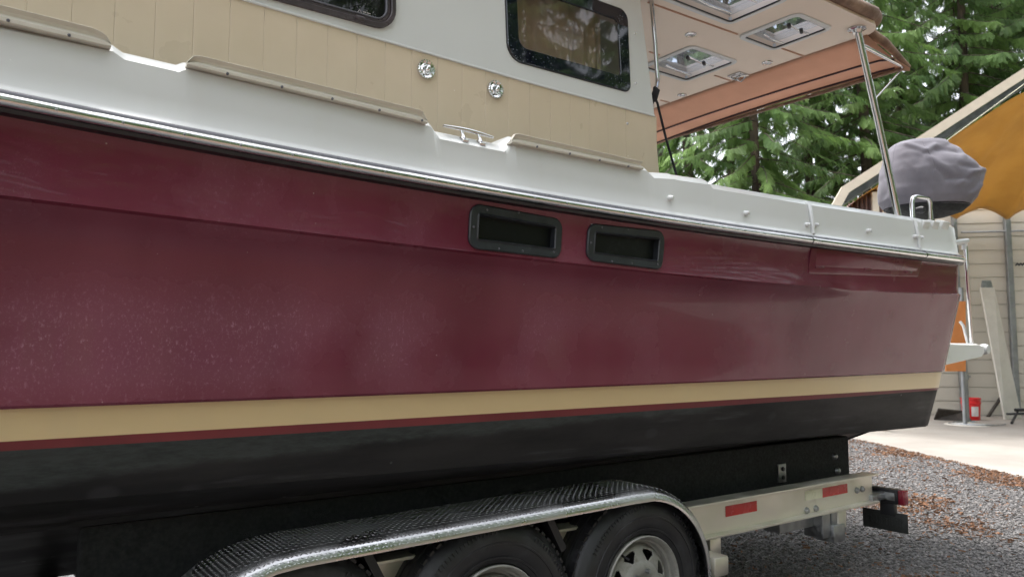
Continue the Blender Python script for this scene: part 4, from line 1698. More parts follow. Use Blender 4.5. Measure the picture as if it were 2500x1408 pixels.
def ibeam(name, y, x0, x1, zt=0.670, zb=0.498):
    m = MB()
    m.box((x0, y - 0.0, zb + 0.012), (x1, y + 0.008, zt - 0.012))
    m.box((x0, y - 0.045, zt - 0.012), (x1, y + 0.053, zt), ch=0.002)
    m.box((x0, y - 0.045, zb), (x1, y + 0.053, zb + 0.012), ch=0.002)
    return m.build(name, M['alu'], trailer, smooth=30)


BY = 2.52
bm1 = ibeam('frame_beam', BY, -3.6, 4.475)
ibeam('frame_beam', 2 * YC - BY - 0.008, -3.6, 4.475)
for x in (-2.6, -0.6, 0.3, 3.0, 4.1):
    m = MB()
    m.box((x - 0.04, BY - 0.03, 0.40), (x + 0.04, 2 * YC - BY + 0.03, 0.495), ch=0.004)
    m.build('cross_member', M['alu'], trailer)
m = MB()
m.box((-6.5, YC - 0.06, 0.40), (-2.4, YC + 0.06, 0.494), ch=0.004)
m.build('tongue', M['alu'], trailer)


def tape(px0, px1, py0, py1, mat):
    a, b = P(px0, py0, y=BY - 0.001), P(px1, py1, y=BY - 0.001)
    zc = (a.z + b.z) / 2
    return a.x, b.x, zc


for (a, b, mt) in (((1772, 1848), (1246, 1236), 'red'), ((2008, 2069), (1200, 1193), 'red'), ((1966, 2008), (1209, 1203), 'whitetape'), ((1735, 1772), (1254, 1248), None)):
    if mt is None:
        continue
    p0, p1 = P(a[0], b[0], y=BY - 0.002), P(a[1], b[1], y=BY - 0.002)
    zc = (p0.z + p1.z) / 2
    m = MB()
    m.box((p0.x, BY - 0.0022, zc - 0.026), (p1.x, BY + 0.001, zc + 0.026))
    m.build('reflective_tape', M[mt], bm1, smooth=0)
for (px, py) in ((1970, 1245), (1992, 1240), (2092, 1196), (2105, 1193)):
    q = P(px, py, y=BY - 0.004)
    m = MB()
    m.lathe([(0.0, -0.014), (0.011, -0.013), (0.013, -0.006), (0.018, -0.004), (0.018, 0.004)], q, 'y', 8)
    m.build('bolt', M['galv'], bm1, smooth=40)
# bunk boards wrapped in carpet, brackets
m = MB()
m.box((0.31, 2.70, 0.575), (4.545, 2.80, 0.868), ch=0.010)
m.build('bunk', M['carpet'], trailer, smooth=50)
m = MB()
m.box((0.31, 2 * YC - 2.80, 0.675), (4.545, 2 * YC - 2.70, 0.868), ch=0.010)
m.build('bunk', M['carpet'], trailer, smooth=50)
m = MB()
m.box((-3.2, 2.70, 0.60), (0.29, 2.80, 0.70), ch=0.010)
m.build('bunk', M['darkwood'], trailer, smooth=50)
for x in (0.9, 2.4, 4.2):
    m = MB()
    m.box((x - 0.05, 2.71, 0.40), (x + 0.05, 2.79, 0.577))
    m.build('bunk_post', M['alu'], trailer)
q = P(1910, 1155, y=2.69)
m = MB()
m.box((q.x - 0.035, 2.688, q.z - 0.05), (q.x + 0.035, 2.702, q.z + 0.055), ch=0.003)
br = m.build('bunk_bracket', M['galv'], trailer)
for dz in (-0.022, 0.026):
    m = MB()
    m.lathe([(0, -0.012), (0.010, -0.010), (0.012, 0.0)], (q.x, 2.688, q.z + dz), 'y', 8)
    m.build('bolt', M['blackpaint'], br, smooth=40)
for (px, py) in ((2038, 1113), (2045, 1148)):
    q = P(px, py, y=2.695)
    m = MB()
    m.lathe([(0, -0.016), (0.012, -0.014), (0.020, -0.006), (0.022, 0.006)], q, 'y', 10)
    m.build('bolt', M['galv'], trailer, smooth=50)

# fender: tread plate bent over the three wheels
FY = 2.32
fp = []
for k in range(9):
    a = math.pi * 0.5 * k / 8
    fp.append((0.87 - 0.44 * math.cos(a), 0.40 + 0.392 * math.sin(a)))
fp += [(x, 0.792 + 0.0201 * (x - 0.87)) for x in (1.05, 1.3, 1.55, 1.8, 2.1, 2.3)]
for k in range(1, 15):
    a = math.pi * 0.5 * k / 14
    fp.append((2.36 + 0.435 * math.sin(a), 0.40 + 0.422 * math.cos(a)))
fp.append((2.797, 0.375))
fp2 = []
for i in range(len(fp)):
    a = Vector(fp[max(0, i - 1)])
    b = Vector(fp[min(len(fp) - 1, i + 1)])
    t = (b - a).normalized()
    fp2.append((Vector(fp[i]), Vector((-t.y, t.x))))
rows_f = []
for p, nn in fp2:
    row = []
    for (yy, dn) in ((2.60, 0.0), (2.50, 0.0), (FY + 0.070, 0.0), (FY + 0.0432, -0.0034), (FY + 0.0205, -0.0130), (FY + 0.0053, -0.0272), (FY, -0.044), (FY, -0.054), (FY + 0.006, -0.054), (FY + 0.010, -0.036), (FY + 0.07, -0.008), (2.60, -0.008)):
        q2 = p + nn * dn
        row.append(Vector((q2.x, yy, q2.y)))
    rows_f.append(row)
m = MB()
m.loft(rows_f, close_u=True)
m.add(rows_f[0], [tuple(range(12))])
m.add(rows_f[-1], [tuple(range(12))[::-1]])
fender = m.build('fender', M['tread'], trailer, smooth=40)
# raised diamonds of the tread plate
seg_len = [0]
for i in range(1, len(fp)):
    seg_len.append(seg_len[-1] + (Vector(fp[i]) - Vector(fp[i - 1])).length)


def on_path(s):
    i = int(np.searchsorted(seg_len, s, side='right')) - 1
    i = max(0, min(len(fp) - 2, i))
    t = (s - seg_len[i]) / (seg_len[i + 1] - seg_len[i])
    p = Vector(fp[i]).lerp(Vector(fp[i + 1]), t)
    nn = fp2[i][1].lerp(fp2[i + 1][1], t).normalized()
    return p, nn


def fend_y(v):
    """across the plate: v=0 at bend start going inboard; negative goes down the lip"""
    if v >= 0:
        return FY + 0.070 + v, 0.0, Vector((0, 1)), Vector((0.0, 1.0))
    a = min(1.0, -v / 0.090)
    if -v < 0.090:
        an = a * math.pi / 2
        return FY + 0.070 - 0.070 * math.sin(an), -0.044 * (1 - math.cos(an)), None, Vector((-math.sin(an), math.cos(an)))
    return FY, -0.044 - (-v - 0.090), None, Vector((-1.0, 0.0))


m = MB()
pitch = 0.0150
ns, nv_ = int(seg_len[-1] / pitch), 12
for i in range(ns):
    for j in range(-6, 14):
        s = (i + 0.5) * pitch
        v = (j + 0.5) * pitch
        if (i + j) % 2:
            du, dv = 0.0066, 0.0042
        else:
            du, dv = 0.0066, -0.0042
        pts4 = []
        for (a, b, h) in ((-1, -1, 0), (1, 1, 0), (0.12, -0.30, 0), (-0.12, 0.30, 0), (0, 0, 1)):
            uu = s + du * a + (0 if abs(a) == 1 else -0.0012 * (1 if b > 0 else -1) * (1 if dv > 0 else -1))
            vv = v + dv * (b if abs(b) == 1 else b * 0.0) + (0 if abs(b) == 1 else (0.0012 if b > 0 else -0.0012))
            uu = min(max(uu, 0.001), seg_len[-1] - 0.001)
            p, nn = on_path(uu)
            yy, dn, _, nv2 = fend_y(vv)
            dn2 = dn + (0.0012 * h - 0.0002) * nv2.y
            yy2 = yy + (0.0012 * h - 0.0002) * nv2.x
            q2 = p + nn * dn2
            pts4.append(Vector((q2.x, yy2, q2.y)))
        m.add(pts4, [(0, 2, 4), (2, 1, 4), (1, 3, 4), (3, 0, 4)])
tr_o = m.build('tread_pattern', M['tread'], fender, smooth=0, weld=False)
tr_o['kind'] = 'stuff'
for x in (1.16, 1.95):
    m = MB()
    m.box((x - 0.03, 2.40, 0.60), (x + 0.0, 2.50, 0.765), rot=Matrix.Rotation(-0.5, 3, 'Y'))
    m.build('fender_bracket', M['blackpaint'], trailer)
m = MB()
m.box((0.90, 2.592, 0.672), (2.36, 2.598, 0.784))
m.build('fender_back_plate', M['carpet'], trailer)
# step block behind the fender
q = P(1758, 1372, y=2.36)
m = MB()
m.box((2.80, 2.33, q.z - 0.055), (2.90, 2.62, q.z + 0.035), ch=0.012)
m.build('fender_step', M['alu'], trailer, smooth=40)
# far side fender, simple
m = MB()
m.loft([[Vector((p.x, 2 * YC - r_, p.z)) for p, r_ in ((row[0], row[0].y), (row[2], row[2].y), (row[6], row[6].y), (row[7], row[7].y))] for row in rows_f])
m.build('fender', M['tread'], trailer, smooth=40)


# wheels
def make_wheel(cx, cy, cz):
    m = MB()
    R_ = 0.383
    prof = [(0.213, 0.035), (0.222, 0.012), (0.245, 0.002), (0.262, -0.004), (0.285, -0.007), (0.305, -0.007), (0.330, -0.002), (0.350, 0.010), (0.366, 0.026),
            (0.376, 0.034), (R_ - 0.003, 0.048), (R_, 0.060), (R_, 0.082), (R_ - 0.010, 0.084), (R_ - 0.010, 0.092), (R_, 0.094), (R_, 0.126), (R_ - 0.010, 0.128), (R_ - 0.010, 0.136), (R_, 0.138), (R_, 0.170), (R_ - 0.01, 0.19), (0.33, 0.215), (0.213, 0.19)]
    m.lathe(prof, (cx, cy, cz), 'y', 72)
    w = m.build('wheel', M['tyre'], trailer, smooth=40)
    m = MB()
    nb = 66
    for k in range(nb):
        a = 2 * math.pi * k / nb
        for (r0, r1, y0, y1, da) in ((R_ - 0.014, R_ + 0.003, 0.036, 0.058, 0.0),):
            c = Vector((cx + (r0 + r1) / 2 * math.cos(a + da), cy + (y0 + y1) / 2, cz + (r0 + r1) / 2 * math.sin(a + da)))
            m.box(c - Vector(((r1 - r0) / 2, (y1 - y0) / 2, 0.011)), c + Vector(((r1 - r0) / 2, (y1 - y0) / 2, 0.011)), rot=Matrix.Rotation(-a - da, 3, 'Y'))
    m.build('tread_block', M['tyre'], w, smooth=0)
    # raised sidewall lettering ring
    m = MB()
    m.lathe([(0.292, -0.006), (0.294, -0.0105), (0.300, -0.0105), (0.302, -0.006)], (cx, cy, cz), 'y', 60)
    m.lathe([(0.238, 0.004), (0.240, -0.001), (0.246, -0.002), (0.248, 0.003)], (cx, cy, cz), 'y', 60)
    for k in range(120):
        a = 2 * math.pi * k / 120
        if (k // 10) % 3 == 2:
            continue
        c = Vector((cx + 0.336 * math.cos(a), cy - 0.0015, cz + 0.336 * math.sin(a)))
        m.box(c - Vector((0.009, 0.0022, 0.0022)), c + Vector((0.009, 0.0022, 0.0022)), rot=Matrix.Rotation(-a, 3, 'Y'))
    m.build('sidewall_rib', M['tyre'], w, smooth=50)
    m = MB()
    va = 2.2
    m.tube([(cx + 0.18 * math.cos(va), cy + 0.03, cz + 0.18 * math.sin(va)), (cx + 0.165 * math.cos(va), cy - 0.005, cz + 0.165 * math.sin(va))], 0.005, 8)
    m.build('valve_stem', M['rubber'], w, smooth=60)
    m = MB()
    m.lathe([(0.214, 0.10), (0.214, 0.014), (0.216, 0.004), (0.211, -0.001), (0.206, 0.002), (0.199, 0.012), (0.196, 0.030), (0.187, 0.034), (0.183, 0.055), (0.172, 0.060), (0.168, 0.085)], (cx, cy, cz), 'y', 64)
    rim = m.build('rim', M['rim'], w, smooth=45)
    # disc with triangular windows
    m = MB()
    nseg = 192
    rings = [(0.178, 0.062), (0.165, 0.046)] + [(0.160 - 0.0054 * q, 0.040 - 0.0017 * q) for q in range(11)] + [(0.100, 0.014), (0.085, 0.012), (0.062, 0.010), (0.052, 0.016), (0.040, 0.020), (0.0, 0.020)]
    vs, fs = [], []
    for r, h in rings:
        for k in range(nseg):
            a = 2 * math.pi * (k + 0.5) / nseg
            vs.append(Vector((cx + r * math.cos(a), cy + h, cz + r * math.sin(a))))
    for i in range(len(rings) - 1):
        for k in range(nseg):
            u = ((k + 0.5) / nseg * 8) % 1.0 - 0.5
            rm = (rings[i][0] + rings[i + 1][0]) / 2
            v = (rm - 0.112) / 0.042
            if 0 < v < 1 and abs(u) < 0.34 * v ** 0.55 * (1 - max(0, v - 0.75) * 1.1):
                continue
            k2 = (k + 1) % nseg
            fs.append((i * nseg + k, i * nseg + k2, (i + 1) * nseg + k2, (i + 1) * nseg + k))
    m.add(vs, fs)
    m.build('wheel_disc', M['rim'], w, smooth=50, solid=0.004)
    m = MB()
    m.lathe([(0.042, 0.030), (0.041, -0.030), (0.036, -0.040), (0.026, -0.046), (0.0, -0.048)], (cx, cy, cz), 'y', 24)
    m.build('hub_cap', M['rim'], w, smooth=50)
    for k in range(6):
        a = 2 * math.pi * k / 6 + 0.26
        mm = MB()
        c = Vector((cx + 0.070 * math.cos(a), cy + 0.004, cz + 0.070 * math.sin(a)))
        mm.lathe([(0.0, -0.018), (0.008, -0.016), (0.0105, -0.008), (0.0105, 0.01)], c, 'y', 6)
        mm.build('lug_nut', M['galv'], w, smooth=30)
    m = MB()
    m.lathe([(0.16, 0.10), (0.0, 0.10)], (cx, cy, cz), 'y', 32)
    m.lathe([(0.035, 0.02), (0.035, 0.35)], (cx, cy, cz), 'y', 16)
    m.build('brake_drum', M['blackpaint'], w, smooth=40)
    return w


WX = [2.384, 1.617, 0.850]
w0 = make_wheel(WX[0], 2.36, 0.400)
for x in WX[1:]:
    copy_tree(w0, trailer, w0.location + Vector((x - WX[0], 0, 0)))
for x in WX:
    c = copy_tree(w0, trailer, Vector((x, 2 * YC - 2.36, 0.400)) - ORG[trailer.name])
    c.location.y = (2 * YC - 2.36 - 0.10) - ORG[trailer.name].y
    c.rotation_euler = (0, 0, math.pi)
    m = MB()
    m.tube([(x, 2.5, 0.40), (x, 2 * YC - 2.5, 0.40)], 0.045, 12)
    m.build('axle', M['galv'], trailer, smooth=60)
# bracket under the beam
q = P(1985, 1285, y=2.62)
m = MB()
m.box((q.x - 0.09, 2.50, 0.36), (q.x - 0.015, 2.62, 0.497), ch=0.004)
m.box((q.x + 0.0, 2.50, 0.42), (q.x + 0.055, 2.60, 0.497), ch=0.004)
m.box((q.x - 0.015, 2.48, 0.33), (q.x + 0.10, 2.60, 0.425), ch=0.006)
m.box((q.x - 0.40, 2.56, 0.42), (q.x - 0.05, 2.66, 0.49))
m.build('axle_bracket', M['galv'], trailer, smooth=30)
# tail lamp bar and number plate behind it
xl = 4.62
la, lb = P(2128, 1200, x=xl), P(2212, 1212, x=xl)
m = MB()
zc = la.z - 0.006
m.box((xl - 0.03, lb.y + 0.035, zc - 0.042), (xl + 0.03, la.y + 0.02, zc + 0.045), ch=0.006)
lamp = m.build('tail_lamp', M['blackpaint'], trailer, smooth=40)
m = MB()
m.box((xl - 0.031, lb.y, zc - 0.042), (xl + 0.031, lb.y + 0.034, zc + 0.045), ch=0.006)
m.build('lamp_lens', M['redlens'], lamp, smooth=40)
m = MB()
m.box((xl - 0.036, la.y - 0.16, zc - 0.020), (xl - 0.029, la.y + 0.005, zc + 0.026), ch=0.002)
m.build('lamp_label', M['plate2'] if 'plate2' in M else M['galv'], lamp)
pa_, pb_ = P(2106, 1236, x=xl), P(2216, 1262, x=xl)
pz1, pz0 = pb_.z + 0.0, P(2216, 1303, x=xl).z
m = MB()
m.box((xl - 0.02, la.y - 0.15, pz1 - 0.005), (xl + 0.015, la.y - 0.06, zc - 0.035), ch=0.004)
m.build('plate_bracket', M['blackpaint'], trailer)
m = MB()
tilt = Matrix.Rotation(math.radians(6), 3, 'X')
m.box((xl - 0.004, pb_.y, pz0 + 0.0), (xl + 0.004, pa_.y, pz1 + 0.015), ch=0.002)
npl = m.build('number_plate', M['plate'], trailer)
# characters embossed in the plate, seen from behind as faint ridges
m = MB()
w_ = (pa_.y - pb_.y)
for k in range(7):
    y0 = pb_.y + w_ * (0.10 + 0.115 * k)
    z0, z1 = pz0 + 0.035, pz1 - 0.025
    m.box((xl - 0.0062, y0, z0), (xl - 0.0035, y0 + 0.006, z1))
    if k % 2 == 0:
        m.box((xl - 0.0062, y0 + 0.016, z0), (xl - 0.0035, y0 + 0.021, z1))
    if k % 3 == 0:
        m.box((xl - 0.0062, y0 + 0.005, z1 - 0.006), (xl - 0.0035, y0 + 0.018, z1))
m.build('embossing', M['plate'], npl, smooth=0)
m = MB()
m.box((4.44, BY - 0.02, zc - 0.02), (xl - 0.02, BY + 0.06, zc + 0.02), ch=0.004)
m.build('lamp_arm', M['galv'], trailer)

# ------------------------------------------------------------------ carport
CY = YAW + math.radians(10.7)
ca_d = Vector((math.sin(CY), math.cos(CY), 0))        # depth axis of the carport
cb_d = Vector((math.cos(CY), -math.sin(CY), 0))       # across, to the right
DF = 11.8
f0 = P(2062, 452, d=DF)                               # left eave corner
LEG = P(2033, 497, d=DF)
ZSL = 0.18


def cp(u, v, z):
    """carport point: u across from the left eave, v inwards"""
    b = f0 + cb_d * u + ca_d * v
    return Vector((b.x, b.y, z))


def on_front(px, py, v=0.0):
    """photograph position on the front plane shifted inwards by v"""
    r = _fw + _R * ((px - 1250) / FPX) + _U * ((704 - py) / FPX)
    pl = f0 + ca_d * v
    t = (pl - Vector((0, 0, CAM_H))).dot(ca_d) / r.dot(ca_d)
    return Vector((0, 0, CAM_H)) + r * t


carport = thing('carport', (LEG.x, LEG.y, ZSL), 'open carport with beige gable trim and pale horizontal siding', 'carport')
TR = on_front(2500, 166)
sl_v = (TR - f0)
slope_dir = sl_v.normalized()
RIDGE = f0 + slope_dir * 7.2
ridge_u = (RIDGE - f0).dot(cb_d)
far_e = cp(2 * ridge_u, 0, f0.z)
leg_b = Vector((LEG.x, LEG.y, 0)) - cb_d * 0.12
nrm_s = Vector((0, 0, 1)).cross(ca_d).normalized()


def strip2(name, pts, w, th, mat, v0=0.0):
    """flat band along a path in the gable plane; hangs w below the path"""
    m = MB()
    n = len(pts)
    up = []
    for i in range(n):
        a, b = pts[max(0, i - 1)], pts[min(n - 1, i + 1)]
        t = (b - a).normalized()
        nn = ca_d.cross(t).normalized()
        if nn.z < 0 and abs(t.z) < 0.8:
            nn = -nn
        elif abs(t.z) >= 0.8:
            nn = nn if nn.dot(-cb_d) > 0 else -nn
        up.append(nn)
    rws = []
    for i in range(n):
        p, nn = pts[i] + ca_d * v0, up[i]
        rws.append([p, p - nn * w, p - nn * w + ca_d * th, p + ca_d * th])
    m.loft(rws, close_u=True)
    m.add(rws[0], [(0, 1, 2, 3)])
    m.add(rws[-1], [(3, 2, 1, 0)])
    return m.build(name, mat, carport, smooth=25)


trim_path = [Vector((leg_b.x, leg_b.y, ZSL)), LEG - Vector((0, 0, 0.25)) - cb_d * 0.12, LEG, f0 - slope_dir * 0.04, f0 + slope_dir * 0.25, f0 + slope_dir * 3, RIDGE, far_e]
strip2('gable_trim', trim_path[2:7], 0.135, 0.10, M['trim'])
strip2('front_leg', [trim_path[0], trim_path[1], trim_path[2]], 0.12, 0.10, M['trim'])
dr = [p + Vector((0, 0, -0.17)) for p in trim_path[3:7]]
strip2('gable_rail', dr, 0.085, 0.08, M['darkrail'], 0.02)
dr2 = [p + Vector((0, 0, -0.262)) for p in trim_path[3:7]]
strip2('gable_rail', dr2, 0.03, 0.05, M['post'], 0.06)
# back wall siding: horizontal boards
VW = 3.75
wz = lambda px, py: on_front(px, py, VW).z
wall_top = 4.25
nb = 22
bh = (wz(2420, 545) - ZSL) / 14.0
z = ZSL
k = 0
while z < wall_top:
    m = MB()
    u0, u1 = -0.35, 12.5
    t0 = 0.010 if k % 2 else 0.0
    zz0, zz1 = z + 0.002, min(z + bh - 0.001, wall_top)
    sec = [(0.0, zz0), (-0.020, zz0 + 0.003), (-0.022, zz0 + 0.012), (-0.004, zz1 - 0.006), (0.0, zz1), (0.02, zz1), (0.02, zz0)]
    rws = [[cp(u, VW + a, b) for a, b in sec] for u in (u0, u1)]
    m.loft(rws, close_u=True)
    m.add(rws[0], [tuple(range(7))])
    m.add(rws[1], [tuple(range(7))[::-1]])
    m.build('siding_board', M['siding'], carport, smooth=20)
    z += bh
    k += 1
m = MB()
m.prism([cp(-0.35, VW + 0.021, ZSL), cp(12.5, VW + 0.021, ZSL), cp(12.5, VW + 0.021, wall_top), cp(-0.35, VW + 0.021, wall_top)], ca_d * 0.03)
m.build('wall_panel', M['siding'], carport, smooth=0)


def u_of(px, py, v):
    return (on_front(px, py, v) - f0).dot(cb_d)


for (px, w) in ((2468, 0.05), (2338, 0.04), (2600, 0.05)):
    u = u_of(px, 700, VW - 0.15)
    m = MB()
    a = cp(u - w, VW - 0.18, ZSL)
    pts = [cp(u - w, VW - 0.18, ZSL), cp(u + w, VW - 0.18, ZSL), cp(u + w, VW - 0.08, ZSL), cp(u - w, VW - 0.08, ZSL)]
    m.prism(pts, (0, 0, 4.0))
    m.build('wall_post', M['post'], carport, smooth=0, bevel=0.008)
m = MB()
ug0, ug1 = u_of(2345, 566, VW - 0.1), u_of(2700, 566, VW - 0.1)
zg = on_front(2420, 566, VW - 0.1).z
m.tube([cp(ug0, VW - 0.13, zg), cp(ug1, VW - 0.13, zg)], 0.018, 8)
m.build('wall_girt', M['post'], carport, smooth=60)

# orange tarp slung under the roof
m = MB()
rws = []
zback = on_front(2440, 532, VW - 0.4).z
posts_u = [u_of(2338, 540, VW - 0.4), u_of(2466, 540, VW - 0.4), u_of(2600, 540, VW - 0.4), u_of(2735, 540, VW - 0.4)]
NU, NV = 90, 26
u_hi = ridge_u
for j in range(NV + 1):
    t = j / NV
    row = []
    for i in range(NU + 1):
        u = 0.12 + (u_hi - 0.12) * i / NU
        zf = f0.z + u * (sl_v.z / sl_v.dot(cb_d)) - 0.33
        dmin = min(abs(u - pu) for pu in posts_u)
        scal = min(0.20, 0.20 * (dmin / 0.40) ** 0.7)
        zb2 = min(zback + scal, zf - 0.02)
        z = zf * (1 - t) + zb2 * t
        sag = 0.06 * math.sin(math.pi * t) + 0.11 * mnoise.noise(Vector((u * 1.3, t * 1.2, 2.0))) * math.sin(math.pi * min(1, t * 1.2))
        fold = 0.065 * (1 - abs(math.sin(u * 2.3 + t * 1.0))) ** 3
        row.append(cp(u, 0.12 + (VW - 0.45) * t, z - sag - fold))
    rws.append(row)
m.loft(rws)
tp = m.build('orange_tarp', M['tarp'], smooth=60, solid=0.002)
tag(tp, 'orange tarp roof slung under the beige carport gable', 'tarp')
m = MB()
ra_, rb2 = on_front(2308, 346, -0.02), on_front(2445, 246, -0.02)
m.tube([ra_ - (rb2 - ra_) * 0.6, ra_, rb2, rb2 + (rb2 - ra_) * 0.6], 0.006, 6)
o = m.build('tie_line', M['whitetape'], smooth=60)
tag(o, 'thin pale line stretched below the carport gable in front of the orange tarp', 'line')
# mauve curtain hanging at the left of the carport
m = MB()
rws = []
cu0, cu1 = u_of(2060, 480, 0.35), u_of(2150, 480, 0.35)
ztop = lambda u: f0.z + max(0, u) * (sl_v.z / sl_v.dot(cb_d)) - 0.30
for i in range(81):
    u = cu0 + (cu1 - cu0) * i / 80
    w = 0.05 * math.sin(i * 0.62) + 0.02 * math.sin(i * 1.7)
    rws.append([cp(u, 0.35 + w, min(ztop(u), f0.z + 0.02) - 0.04 * abs(math.sin(i * 0.31))), cp(u, 0.35 + w * 1.2, 2.6), cp(u, 0.35 + w * 1.3, 1.3)])
m.loft(rws)
o = m.build('curtain', M['mauve'], smooth=60, solid=0.003)
tag(o, 'gathered mauve brown curtain hanging under the left end of the carport gable', 'curtain')
m = MB()
u = u_of(2134, 480, 0.30)
m.prism([cp(u - 0.05, 0.22, ZSL), cp(u + 0.05, 0.22, ZSL), cp(u + 0.05, 0.31, ZSL), cp(u - 0.05, 0.31, ZSL)], (0, 0, ztop(u) - 0.1 - ZSL))
m.build('front_post', M['trim'], carport, smooth=0, bevel=0.01)

# ------------------------------------------------------------------ things in the carport
def slab_at(px, py):
    return P(px, py, z=ZSL)


# bucket
bq = slab_at(2372, 1024)
sc_b = (bq - Vector((0, 0, CAM_H))).dot(_fw) / FPX       # metres per photograph pixel there
bk = thing('bucket', bq, 'red plastic bucket with a white label on the carport floor', 'bucket')
rb0, hb_ = 20 * sc_b, 53 * sc_b
m = MB()
m.lathe([(0.0, 0.004), (rb0 * 0.9, 0.0), (rb0 * 0.94, 0.02), (rb0 * 1.02, hb_ * 0.72), (rb0 * 1.10, hb_ * 0.74), (rb0 * 1.10, hb_ * 0.79), (rb0 * 1.04, hb_ * 0.80), (rb0 * 1.05, hb_ * 0.93), (rb0 * 1.12, hb_ * 0.94), (rb0 * 1.12, hb_), (rb0 * 1.04, hb_), (rb0 * 0.9, 0.02), (0, 0.02)], bq, 'z', 32)
m.build('pail', M['bucket'], bk, smooth=40)
m = MB()
rws = []
base_a = math.atan2(-bq.y, -bq.x)
for k in range(11):
    a = base_a + (k - 5) * 0.085 + 0.45
    rws.append([bq + Vector((math.cos(a) * rb0 * 0.99, math.sin(a) * rb0 * 0.99, hb_ * 0.18)), bq + Vector((math.cos(a) * rb0 * 1.035, math.sin(a) * rb0 * 1.035, hb_ * 0.62))])
m.loft(rws)
m.build('label', M['paper'], bk, smooth=60)
m = MB()
m.tube([bq + Vector((math.cos(base_a + math.pi / 2 + math.pi * t) * rb0 * 1.13, math.sin(base_a + math.pi / 2 + math.pi * t) * rb0 * 1.13, hb_ * (0.86 - 0.25 * math.sin(math.pi * t)))) for t in np.linspace(0, 1, 13)], 0.004, 6)
m.build('handle', M['post'], bk, smooth=60)
# support stand with round foot
sq = slab_at(2362, 1036)
st = thing('support_stand', sq, 'steel pole stand with a round foot in front of the red bucket', 'stand')
m = MB()
m.lathe([(0.0, 0.05), (0.05, 0.045), (0.09, 0.025), (0.34, 0.006), (0.345, 0.0), (0, 0.0)], sq, 'z', 36)
m.build('foot', M['board'], st, smooth=30)
m = MB()
ztop_s = P(2362, 700, d=(sq - Vector((0, 0, CAM_H))).dot(_fw)).z
m.tube([sq + Vector((0, 0, 0.03)), Vector((sq.x, sq.y, ztop_s))], 0.038, 14)
m.build('pole', M['post'], st, smooth=60)
zk = P(2366, 919, d=(sq - Vector((0, 0, CAM_H))).dot(_fw)).z
m = MB()
m.lathe([(0.038, -0.05), (0.055, -0.045), (0.055, 0.03), (0.038, 0.035)], Vector((sq.x, sq.y, zk)), 'z', 16)
m.tube([Vector((sq.x, sq.y, zk)), Vector((sq.x, sq.y, zk)) + _R * 0.09], 0.014, 8)
m.build('collar', M['galv'], st, smooth=50)
m = MB()
for k in range(3):
    hh = [sq + Vector((math.cos(a) * (0.25 + 0.05 * k) + 0.12 * k, math.sin(a) * (0.28 + 0.04 * k) - 0.05 * k, 0.012 + 0.006 * k)) for a in np.linspace(0.3 * k, 4.6 + 0.4 * k, 28)]
    m.tube(hh, 0.009, 6)
o = m.build('hose', M['hose'] if 'hose' in M else M['galv'], smooth=60)
tag(o, 'thin grey hose coiled around the foot of the pole stand', 'hose')
# white board leaning on the wall
b0, b1 = P(2454, 1023, z=ZSL), P(2495, 1021, z=ZSL)
dep = (b0 - Vector((0, 0, CAM_H))).dot(_fw)
t0, t1 = P(2395, 702, d=dep + 0.55), P(2428, 702, d=dep + 0.55)
m = MB()
m.prism([b0, b1, t1, t0], _fh * 0.05)
lb_ = m.build('leaning_board', M['board'], smooth=0, bevel=0.006)
tag(lb_, 'wide white board leaning against the carport siding', 'board')
m = MB()
g0, g1 = P(2396, 704, d=dep + 0.53), P(2422, 684, d=dep + 0.53)
m.prism([P(2397, 703, d=dep + 0.60), P(2424, 703, d=dep + 0.60), P(2420, 684, d=dep + 0.62), P(2400, 684, d=dep + 0.62)], _fh * 0.04)
m.build('board_end', M['darkrail2'] if 'darkrail2' in M else M['galv'], lb_, smooth=0)
# orange panel standing behind the stern
d_o = 12.6
o0 = [P(2333, 735, d=d_o), P(2357, 735, d=d_o), P(2357, 904, d=d_o), P(2322, 904, d=d_o)]
m = MB()
zlow = 0.95
m.prism([P(2310, 735, d=d_o), P(2358, 735, d=d_o), P(2358, 906, d=d_o), P(2310, 906, d=d_o)], _fh * 0.03)
opn = m.build('panel', M['ply'], smooth=0)
m = MB()
for px in (2350,):
    a = P(px, 900, d=d_o + 0.06)
    m.tube([a, Vector((a.x, a.y, ZSL))], 0.035, 10)
m.build('panel_leg', M['post'], opn, smooth=60)
tag(opn, 'orange panel on grey legs standing behind the stern of the boat', 'panel')
# dark timber on the floor and a dark brace
m = MB()
a, b = P(2296, 998, z=ZSL + 0.2), P(2372, 1018, z=ZSL + 0.02)
m.prism([P(2280, 1024, z=ZSL), P(2372, 1028, z=ZSL), P(2350, 1006, d=13.4), P(2290, 1000, d=13.4)], Vector((0, 0, 0.03)))
tag(m.build('dark_plank', M['darkwood'], smooth=0), 'dark timber lying on the floor behind the stern beside the red bucket', 'timber')
m = MB()
a, b = P(2412, 1017, z=ZSL), P(2442, 972, d=(P(2412, 1017, z=ZSL) - Vector((0, 0, CAM_H))).dot(_fw) + 0.35)
m.tube([a, b, b + (b - a) * 0.5], 0.03, 8)
tag(m.build('dark_brace', M['darkwood'], smooth=50), 'dark timber leaning on the siding left of the white board', 'timber')
